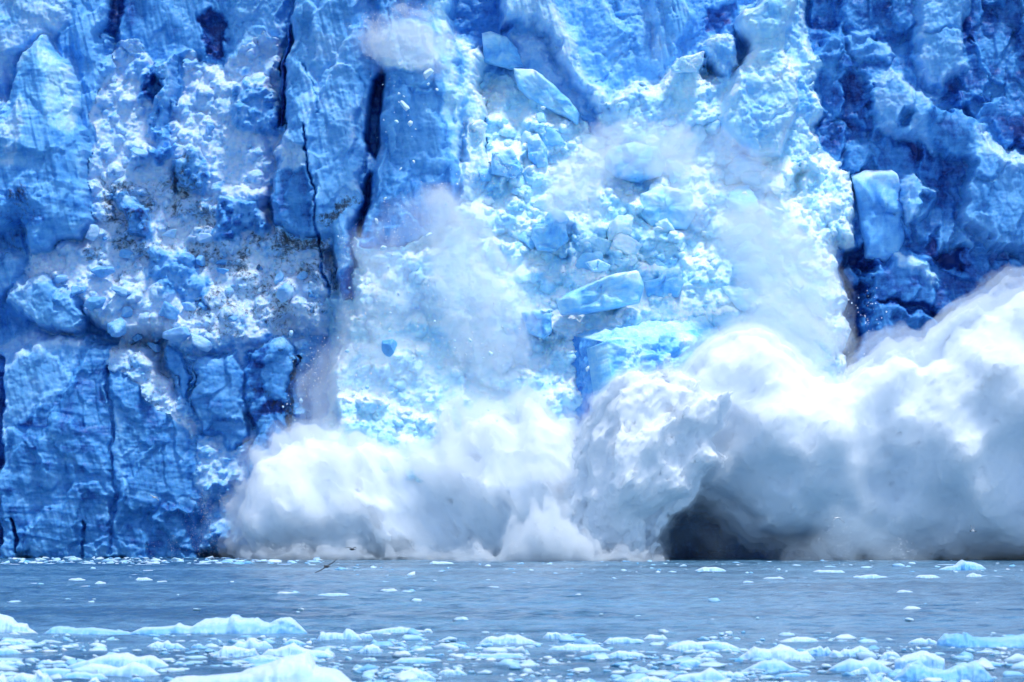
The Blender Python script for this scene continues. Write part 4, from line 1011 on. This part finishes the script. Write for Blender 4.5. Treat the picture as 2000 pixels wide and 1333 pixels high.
# ------------------------------------------------------------------ floating ice
def floe(name, tops, vbase, seed, tint=0.16, cyan=0.65, label=None, group=None, cat='ice floe', depth=None, rough=1.0, ns=None, frost=0.22):
    """floating ice with the traced skyline; tops = [(u, v), ...] left to right, vbase = row of its waterline"""
    d0 = wdist(vbase); k0 = d0 / F
    w = (tops[-1][0] - tops[0][0]) * k0
    b = depth if depth else min(0.32 * w, 2.5)
    Y = d0 + b; k = Y / F
    us = np.array([t[0] for t in tops], float); vs = np.array([t[1] for t in tops], float)
    xs_ = (us - 1000) * k; hs = np.maximum(CAM_Z - (vs - HORIZON) * k, 0.01)
    xc = (xs_[0] + xs_[-1]) / 2; a = (xs_[-1] - xs_[0]) / 2
    n = ns or int(np.clip(len(tops) * 14, 40, 180)); m = max(14, n // 3)
    s = np.sin(np.linspace(-math.pi / 2, math.pi / 2, n)) * 0.35 + np.linspace(-1, 1, n) * 0.65; t = np.linspace(-1, 1, m)
    S, T_ = np.meshgrid(s, t, indexing='ij')
    hx = np.interp(xc + S * a, xs_, hs)
    bw = b * np.sqrt(np.clip(1 - np.abs(S) ** 3, 0.02, 1)) * (1 + 0.25 * fbm2(S * 3 + seed, S * 0 + 0.5, 3, seed))
    prof = np.clip(1 - np.abs(T_) ** 2.6, 0, 1) ** 0.75
    p2x = xc + S * a; p2y = T_ * bw
    sc = max(0.25, min(hs.max(), 1.2))
    nz_ = fbm2(p2x / sc * 0.9 + seed, p2y / sc * 0.9, 5, seed, 0.6)
    fz = facets(p2x / sc * 0.6 + seed, p2y / sc * 0.6, seed, 0.9, 0.4)
    z = hx * prof * (1 + 0.10 * rough * nz_ * (prof < 0.98)) + hx * 0.35 * rough * (fz - 0.35) * prof * (1 - prof) * 2 + 0.05 * hx * nz_
    yy = p2y + 0.16 * rough * sc * fbm2(p2x / sc * 1.6 + seed, z / sc * 2.2, 4, seed + 3)
    top = np.stack([p2x - xc, yy, z], -1).reshape(-1, 3)
    bot = np.stack([(p2x - xc) * 0.96, yy * 0.96, np.full_like(z, -0.45)], -1).reshape(-1, 3)
    ii = np.arange(n * m).reshape(n, m)
    f = np.stack([ii[:-1, :-1], ii[1:, :-1], ii[1:, 1:], ii[:-1, 1:]], -1).reshape(-1, 4)
    ring = list(ii[0, :]) + list(ii[1:, -1]) + list(ii[-1, -2::-1]) + list(ii[-2:0:-1, 0])
    rim = np.array([[ring[i], ring[(i + 1) % len(ring)], ring[(i + 1) % len(ring)] + n * m, ring[i] + n * m] for i in range(len(ring))])
    Vv = np.concatenate([top, bot])
    rel = np.concatenate([(z / (hx + 1e-6)).ravel(), np.zeros(n * m)])
    tt = tint + 0.20 - 1.6 * frost * sstep(0.55, 0.95, rel) + 0.06 * np.concatenate([nz_.ravel(), nz_.ravel()])
    ice = np.stack([np.clip(tt, 0, 1), np.full(len(Vv), cyan * 0.15), np.zeros(len(Vv))], -1)
    o = mesh_obj(name, Vv, np.concatenate([f, f[:, ::-1] + n * m, rim]), FLOE_ICE, None, ice, loc=(xc, Y, 0))
    tag(o, label, cat, group)
    return o

def bumpy(u0, u1, vb, vt, seed, k=7):
    r = random.Random(seed)
    out = [(u0, vb)]
    for i in range(1, k):
        s = i / k
        e = math.sin(math.pi * s) ** 0.5
        out.append((u0 + (u1 - u0) * s + r.uniform(-.2, .2) * (u1 - u0) / k, vb - (vb - vt) * e * r.uniform(.5, 1.0)))
    out.append((u1, vb))
    return out

B = 'iceberg'
floe('iceberg', [(300, 1352), (345, 1322), (400, 1321), (430, 1318), (470, 1314), (505, 1302), (530, 1294), (555, 1283), (580, 1278), (600, 1275), (611, 1289), (616, 1302), (640, 1306), (662, 1312), (690, 1334), (720, 1352)], 1366, 11, 0.06, 0.6,
     'large blurred white iceberg closest to the camera at the bottom edge', cat='iceberg', depth=1.4, rough=0.7)
floe('iceberg', [(-70, 1236), (-40, 1210), (0, 1200), (10, 1204), (25, 1210), (32, 1217), (52, 1220), (56, 1228), (72, 1236)], 1238, 12, 0.12, 0.7, 'white humped iceberg cut by the left edge of the picture', cat='iceberg')
floe('iceberg', [(85, 1238), (105, 1225), (118, 1223), (150, 1228), (180, 1226), (215, 1231), (250, 1234), (258, 1239)], 1240, 13, 0.26, 0.6, 'low long pale iceberg between the left hump and the biggest ridge', cat='iceberg', frost=0.12)
floe('iceberg', [(252, 1238), (280, 1226), (320, 1224), (342, 1222), (350, 1217), (360, 1222), (375, 1224), (392, 1215), (420, 1210), (448, 1209), (452, 1203), (464, 1203), (470, 1208), (502, 1208), (515, 1216), (528, 1218), (545, 1209), (558, 1205), (568, 1207), (578, 1216), (590, 1226), (600, 1236)], 1240, 14, 0.26, 0.7,
     'long blue sided iceberg with two humps at left, highest of the middle row', cat='iceberg', depth=1.3)
floe('iceberg', [(1828, 1264), (1832, 1250), (1845, 1240), (1870, 1238), (1880, 1242), (1884, 1236), (1898, 1244), (1930, 1246), (1970, 1244), (2000, 1239), (2040, 1238), (2080, 1264)], 1266, 15, 0.30, 0.75, 'long smooth blue iceberg at the right edge of the picture', cat='iceberg', frost=0.1)
floe('iceberg', [(1746, 1326), (1760, 1312), (1775, 1296), (1795, 1292), (1808, 1304), (1830, 1310), (1850, 1308), (1868, 1300), (1888, 1297), (1905, 1293), (1920, 1304), (1936, 1322), (1940, 1330)], 1332, 16, 0.28, 0.8, 'twin peaked blue iceberg at the lower right', cat='iceberg', frost=0.14)
floe('iceberg', [(1748, 1290), (1770, 1281), (1795, 1278), (1812, 1275), (1835, 1283), (1861, 1292), (1850, 1304), (1845, 1310)], 1312, 17, 0.24, 0.75, 'slanted pale slab of ice behind the twin peaked blue iceberg', cat='iceberg', depth=0.5)
floe('iceberg', [(1834, 1113), (1850, 1107), (1865, 1105), (1873, 1098), (1880, 1094), (1884, 1097), (1900, 1099), (1915, 1104), (1927, 1113)], 1114, 18, 0.26, 0.8, 'far small blue iceberg with a white knob, under the right spray', cat='iceberg', depth=2)
floe('iceberg', [(522, 1085), (530, 1078), (560, 1077), (585, 1073), (598, 1075), (605, 1068), (612, 1073), (620, 1085)], 1086.5, 19, 0.40, 0.6, 'pale blue iceberg with an upright right end at the foot of the low spray', cat='iceberg', depth=1.6)
NAMED = [((1357, 1418, 1115, 1106), 'domed white floe in the right half below the dark hollow'), ((250, 312, 1086.5, 1079.5), 'flat bluish floe against the foot of the left ice wall'), ((620, 683, 1163, 1157), 'flat elongated white floe alone in the middle of the water'),
         ((265, 298, 1133, 1126), 'small flat topped white floe in the open water at left'), ((133, 167, 1133, 1129), 'thin white floe leftmost in the open water'), ((186, 207, 1140, 1134), 'small pointed white floe between two flat floes'), ((838, 886, 1101, 1095), 'thin white floe with a knob under the low spray'),
         ((1120, 1138, 1164, 1159), 'lone small domed floe right of the centre in open water'), ((742, 776, 1154, 1149), 'flat pale floe right of the long central floe'), ((1490, 1533, 1131, 1126), 'thin bright floe right of centre'), ((1586, 1650, 1118, 1111), 'ragged low white floe under the misty cone'),
         ((1665, 1735, 1128, 1122), 'long thin floe pair in the right middle water'), ((1788, 1836, 1128, 1122), 'thin floe below and left of the far blue iceberg'), ((1887, 1919, 1127, 1119), 'small floe with raised right end below the far blue iceberg'), ((1752, 1785, 1158, 1152), 'low grey white floe alone in the right water'),
         ((1450, 1475, 1139, 1134), 'small white floe left of the thin bright one'), ((1178, 1262, 1256, 1242), 'smooth low pale floe with blunt right end'), ((1255, 1306, 1251, 1237), 'low pale floe right behind the blunt one'), ((1060, 1102, 1246, 1230), 'small knobbly floe near the picture centre'),
         ((935, 1052, 1258, 1234), 'two crested floe near the centre of the middle row'), ((712, 842, 1237, 1224), 'low whitish floe right of the highest ridge'), ((823, 846, 1237, 1226), 'small bright upright floe at the end of a low whitish one'), ((618, 708, 1252, 1226), 'white crested floe just right of the highest ridge'),
         ((698, 747, 1274, 1258), 'single domed grey white floe right of the nearest iceberg'), ((282, 365, 1268, 1248), 'lumpy white floe below the long blue sided iceberg'), ((415, 506, 1284, 1250), 'peaked white floe directly behind the nearest iceberg'), ((508, 652, 1284, 1255), 'white floe with a dark hollow behind the nearest iceberg'),
         ((128, 335, 1306, 1270), 'broad low blue white floe in the lower left'), ((-10, 50, 1300, 1288), 'white floe at the left edge above the bottom corner'), ((-60, 22, 1350, 1303), 'white ice at the bottom left corner'), ((16, 106, 1336, 1306), 'blue sided floe beside the bottom left corner'),
         ((163, 206, 1345, 1322), 'rounded white floe at the bottom edge left'), ((1300, 1445, 1268, 1243), 'wide pale floe right of centre in the middle row'), ((1438, 1592, 1290, 1250), 'biggest white humped floe in the right middle row'), ((1520, 1602, 1256, 1242), 'low pale floe behind the biggest white hump'),
         ((1568, 1628, 1278, 1260), 'white floe touching the right end of the biggest hump'), ((1618, 1712, 1284, 1259), 'double humped white floe with a dark water shadow'), ((1718, 1762, 1287, 1268), 'small ragged floe left of the slanted slab'), ((1774, 1832, 1256, 1246), 'small white floe at the left tip of the long smooth blue iceberg'),
         ((1225, 1318, 1340, 1318), 'white mound of ice at the bottom edge right of centre'), ((1108, 1168, 1348, 1326), 'low white mound of ice at the bottom edge centre'), ((765, 852, 1328, 1304), 'jagged white floe at the bottom right of the nearest iceberg'), ((1658, 1702, 1316, 1302), 'white domed floe left of the twin peaked iceberg'),
         ((1400, 1458, 1324, 1310), 'flat ragged white floe near the bottom right of centre'), ((1705, 1768, 1342, 1320), 'ragged white ice at the bottom edge beside the twin peaks'), ((1185, 1262, 1283, 1270), 'flat bright floe under the blunt ended one'), ((1070, 1192, 1271, 1255), 'crumbled low floe right of the centre'),
         ((1358, 1412, 1284, 1272), 'broken floe below the wide pale one'), ((855, 912, 1318, 1304), 'small broken floe right of the jagged one')]
for i, ((a, b_, vb, vt), lab) in enumerate(NAMED):
    w = b_ - a
    floe('ice_floe', bumpy(a, b_, vb, vt, 900 + i, 5 if w < 50 else 9), vb + 1, 40 + i, 0.10 if vb > 1160 else 0.05, 0.55, lab, rough=1.0, ns=None if vb > 1200 else 40, depth=None if vb > 1200 else 1.2, frost=0.2)
rg = random.Random(5)
for i in range(38):                      # small flat floes far out
    if i < 24: u, vb = rg.choice([rg.uniform(-20, 620), rg.uniform(-20, 300)]), rg.uniform(1089, 1104)
    else: u, vb = rg.uniform(380, 2000) if i < 32 else rg.uniform(0, 520), rg.uniform(1098, 1150)
    w = rg.uniform(10, 46) if vb < 1106 else rg.uniform(8, 30)
    floe('ice_floe', bumpy(u, u + w, vb, vb - rg.uniform(0.7, 2.2), 2000 + i, 4), vb + .4, 200 + i, 0.08 + rg.uniform(0, .15), 0.45, 'small flat white floe drifting far out near the ice front', 'small far floes', ns=24, depth=rg.uniform(.5, 2.5))
for i in range(60):                     # broken floes of the near belt
    vb = 1240 + 95 * rg.random() ** 0.8
    u = rg.uniform(-30, 2030)
    if 700 < u < 1100 and vb > 1290 and rg.random() < 0.5: continue
    w = 14 + 105 * rg.random() ** 2.2; w *= (0.6 + (vb - 1240) / 130)
    floe('ice_floe', bumpy(u, u + w, vb, vb - w * rg.uniform(.10, .30), 3000 + i, 6), vb + 1, 300 + i, 0.10 + rg.uniform(0, .2), 0.5, 'low broken white floe lying in the brash ice of the near belt', 'broken floes of the near belt', ns=36)

# brash ice: thousands of bits too small to count
rs = np.random.RandomState(9)
vv = []; ff = []; cc = []; nb = 0
n_try = 3000
vb = 1236 + 125 * rs.rand(n_try) ** 0.9
uu = rs.uniform(-80, 2080, n_try)
dens = fbm2(uu / 170.0, vb / 14.0, 4, 401)
keep = (dens > -0.10 + 0.25 * sstep(1260, 1240, vb)) | (rs.rand(n_try) < 0.06)
uu = uu[keep]; vb = vb[keep]
n2 = 420                                # belt under the ice front
u2 = np.concatenate([rs.uniform(-60, 640, n2), rs.uniform(640, 2050, 110), rs.uniform(0, 2000, 45)])
v2 = np.concatenate([1088 + 14 * rs.rand(n2), 1096 + 26 * rs.rand(110), 1110 + 110 * rs.rand(45)])
uu = np.concatenate([uu, u2]); vb = np.concatenate([vb, v2])
base = [chunk_verts(800 + q, True, rough=0.1) for q in range(8)]
for q, (u, v) in enumerate(zip(uu, vb)):
    d = wdist(v); s = rs.choice([.05, .08, .11, .16, .26], p=[.3, .3, .2, .14, .06]) * (1.0 if d < 160 else 1.5)
    bv = base[q % 8] * np.array([s * rs.uniform(1, 2.4), s * rs.uniform(1, 2), s * rs.uniform(.35, .9)])
    an = rs.rand() * 6.28; ca, sa = math.cos(an), math.sin(an)
    bv = np.stack([bv[:, 0] * ca - bv[:, 1] * sa, bv[:, 0] * sa + bv[:, 1] * ca, bv[:, 2]], -1) + np.array([(u - 1000) / F * d, d, 0.02])
    vv.append(bv); ff.append(ICO2F + nb); nb += len(bv)
    cc.append(np.tile([rs.uniform(.05, .45), .2, 0], (len(bv), 1)))
o = mesh_obj('brash_ice', np.concatenate(vv), np.concatenate(ff), FLOE_ICE, None, np.concatenate(cc), smooth=False)
tag(o, 'countless small bits of brash ice scattered between the floes', 'brash ice', kind='stuff')

# ------------------------------------------------------------------ gulls
def plumage(name):
    m, nt, out = nmat(name); L = nt.links.new
    at_ = N(nt, 'ShaderNodeAttribute', attribute_name='ice')
    geo = N(nt, 'ShaderNodeNewGeometry')
    n = N(nt, 'ShaderNodeTexNoise', Scale=30.0, Detail=3.0); L(geo.outputs['Position'], n.inputs['Vector'])
    hsv = N(nt, 'ShaderNodeHueSaturation'); L(at_.outputs['Color'], hsv.inputs['Color'])
    L(math_n(nt, 'ADD', math_n(nt, 'MULTIPLY', n.outputs[0], 0.5), 0.75), hsv.inputs['Value'])
    bs = N(nt, 'ShaderNodeBsdfPrincipled', Roughness=0.8); L(hsv.outputs[0], bs.inputs['Base Color']); L(bs.outputs[0], out.inputs['Surface'])
    return m
PLUME = plumage('feathers')

def gull(u, v, Y, left, right, yaw, label, dark=True, body_tilt=0.0):
    """left/right: wing joints as pixel offsets from the shoulder; yaw: heading (0 = away from the viewer)"""
    k = Y / F
    h = 0.016
    Lw = [np.array([0, 0.02])] + [np.array([a * k, -b * k]) for a, b in left]; Rw = [np.array([0, 0.02])] + [np.array([a * k, -b * k]) for a, b in right]
    allp = np.array(Lw + Rw)
    gx = np.arange(min(allp[:, 0].min(), -.32) - .1, max(allp[:, 0].max(), .32) + .1, h); gz = np.arange(min(allp[:, 1].min(), -.15) - .1, max(allp[:, 1].max(), .15) + .1, h); gy = np.arange(-.42, .42, h)
    A, C, Bz = np.meshgrid(gx, gy, gz, indexing='ij')
    cyw, syw = math.cos(yaw), math.sin(yaw)
    bx = A * cyw + C * syw; by = -A * syw + C * cyw
    def ell(cx, cyy, cz, rx, ry, rz): return (1 - np.sqrt(((bx - cx) / rx) ** 2 + ((by - cyy) / ry) ** 2 + ((Bz - cz) / rz) ** 2)) * min(rx, rz)
    f = ell(0, 0, 0, .075, .20, .07)
    f = np.maximum(f, ell(0, .20, .025, .045, .07, .042))         # head
    f = np.maximum(f, ell(0, .285, .015, .016, .05, .016))        # bill
    f = np.maximum(f, ell(0, -.25, .005, .065, .13, .020))        # tail
    for W in (Lw, Rw):
        n = len(W) - 1
        for i in range(n):
            a, b = W[i], W[i + 1]; e = b - a
            t = np.clip(((A - a[0]) * e[0] + (Bz - a[1]) * e[1]) / (e @ e + 1e-9), 0, 1)
            dd = np.sqrt((A - a[0] - t * e[0]) ** 2 + (Bz - a[1] - t * e[1]) ** 2)
            s = (i + t) / n
            ch = .105 * (1 - .75 * s ** 2); th = .030 * (1 - .45 * s)
            f = np.maximum(f, (1 - np.sqrt((dd / th) ** 2 + ((C - .02 + .09 * s * s) / ch) ** 2)) * th)
    V, Q_ = surface_nets(f.astype(np.float32), np.array([gx[0], gy[0], gz[0]]), h)
    span = np.abs(V[:, 0]) / np.abs(allp[:, 0]).max()
    if dark: c = np.tile([.035, .032, .035], (len(V), 1)) + .03 * (span[:, None] < .12)
    else: c = np.where((span > .8)[:, None], [.05, .05, .05], np.where((span > .15)[:, None], [.55, .57, .60], [.82, .82, .80]))
    o = mesh_obj('gull', V, Q_, PLUME, None, c, loc=at(u, v, Y))
    tag(o, label, 'gull', 'gulls flying before the ice')
    return o

gull(638, 1107, 205, [(-5, 3), (-14, 8.5), (-23, 12)], [(4, -3), (13, -8), (20, -15)], 0.5, 'dark gull gliding low over the water with wings fully spread')
gull(688, 1073.5, 300, [(-3, -3), (-7, -4.5), (-14, -2.5)], [(3, -3), (6, -4.5), (8.5, -1.5)], 0.9, 'dark gull flapping at the foot of the low spray cloud')
gull(1635, 1012, 340, [(-4, 2), (-9, 7), (-12, 13)], [(4, 1), (9, 4.5), (14, 9)], 1.2, 'pale gull with arched wings in front of the right spray plume', dark=False)
gull(302, 972, 350, [(-3, -2.5), (-6, -4), (-10, -6)], [(3, 1.5), (6, 3), (9, 7)], 1.0, 'pale gull against the dark blue buttress at left', dark=False)
gull(1900, 1038, 345, [(-2, -5), (-3, -9), (-4, -12)], [(2, -4), (3, -7), (4, -9)], 1.4, 'small gull with raised wings before the far right spray', dark=False)
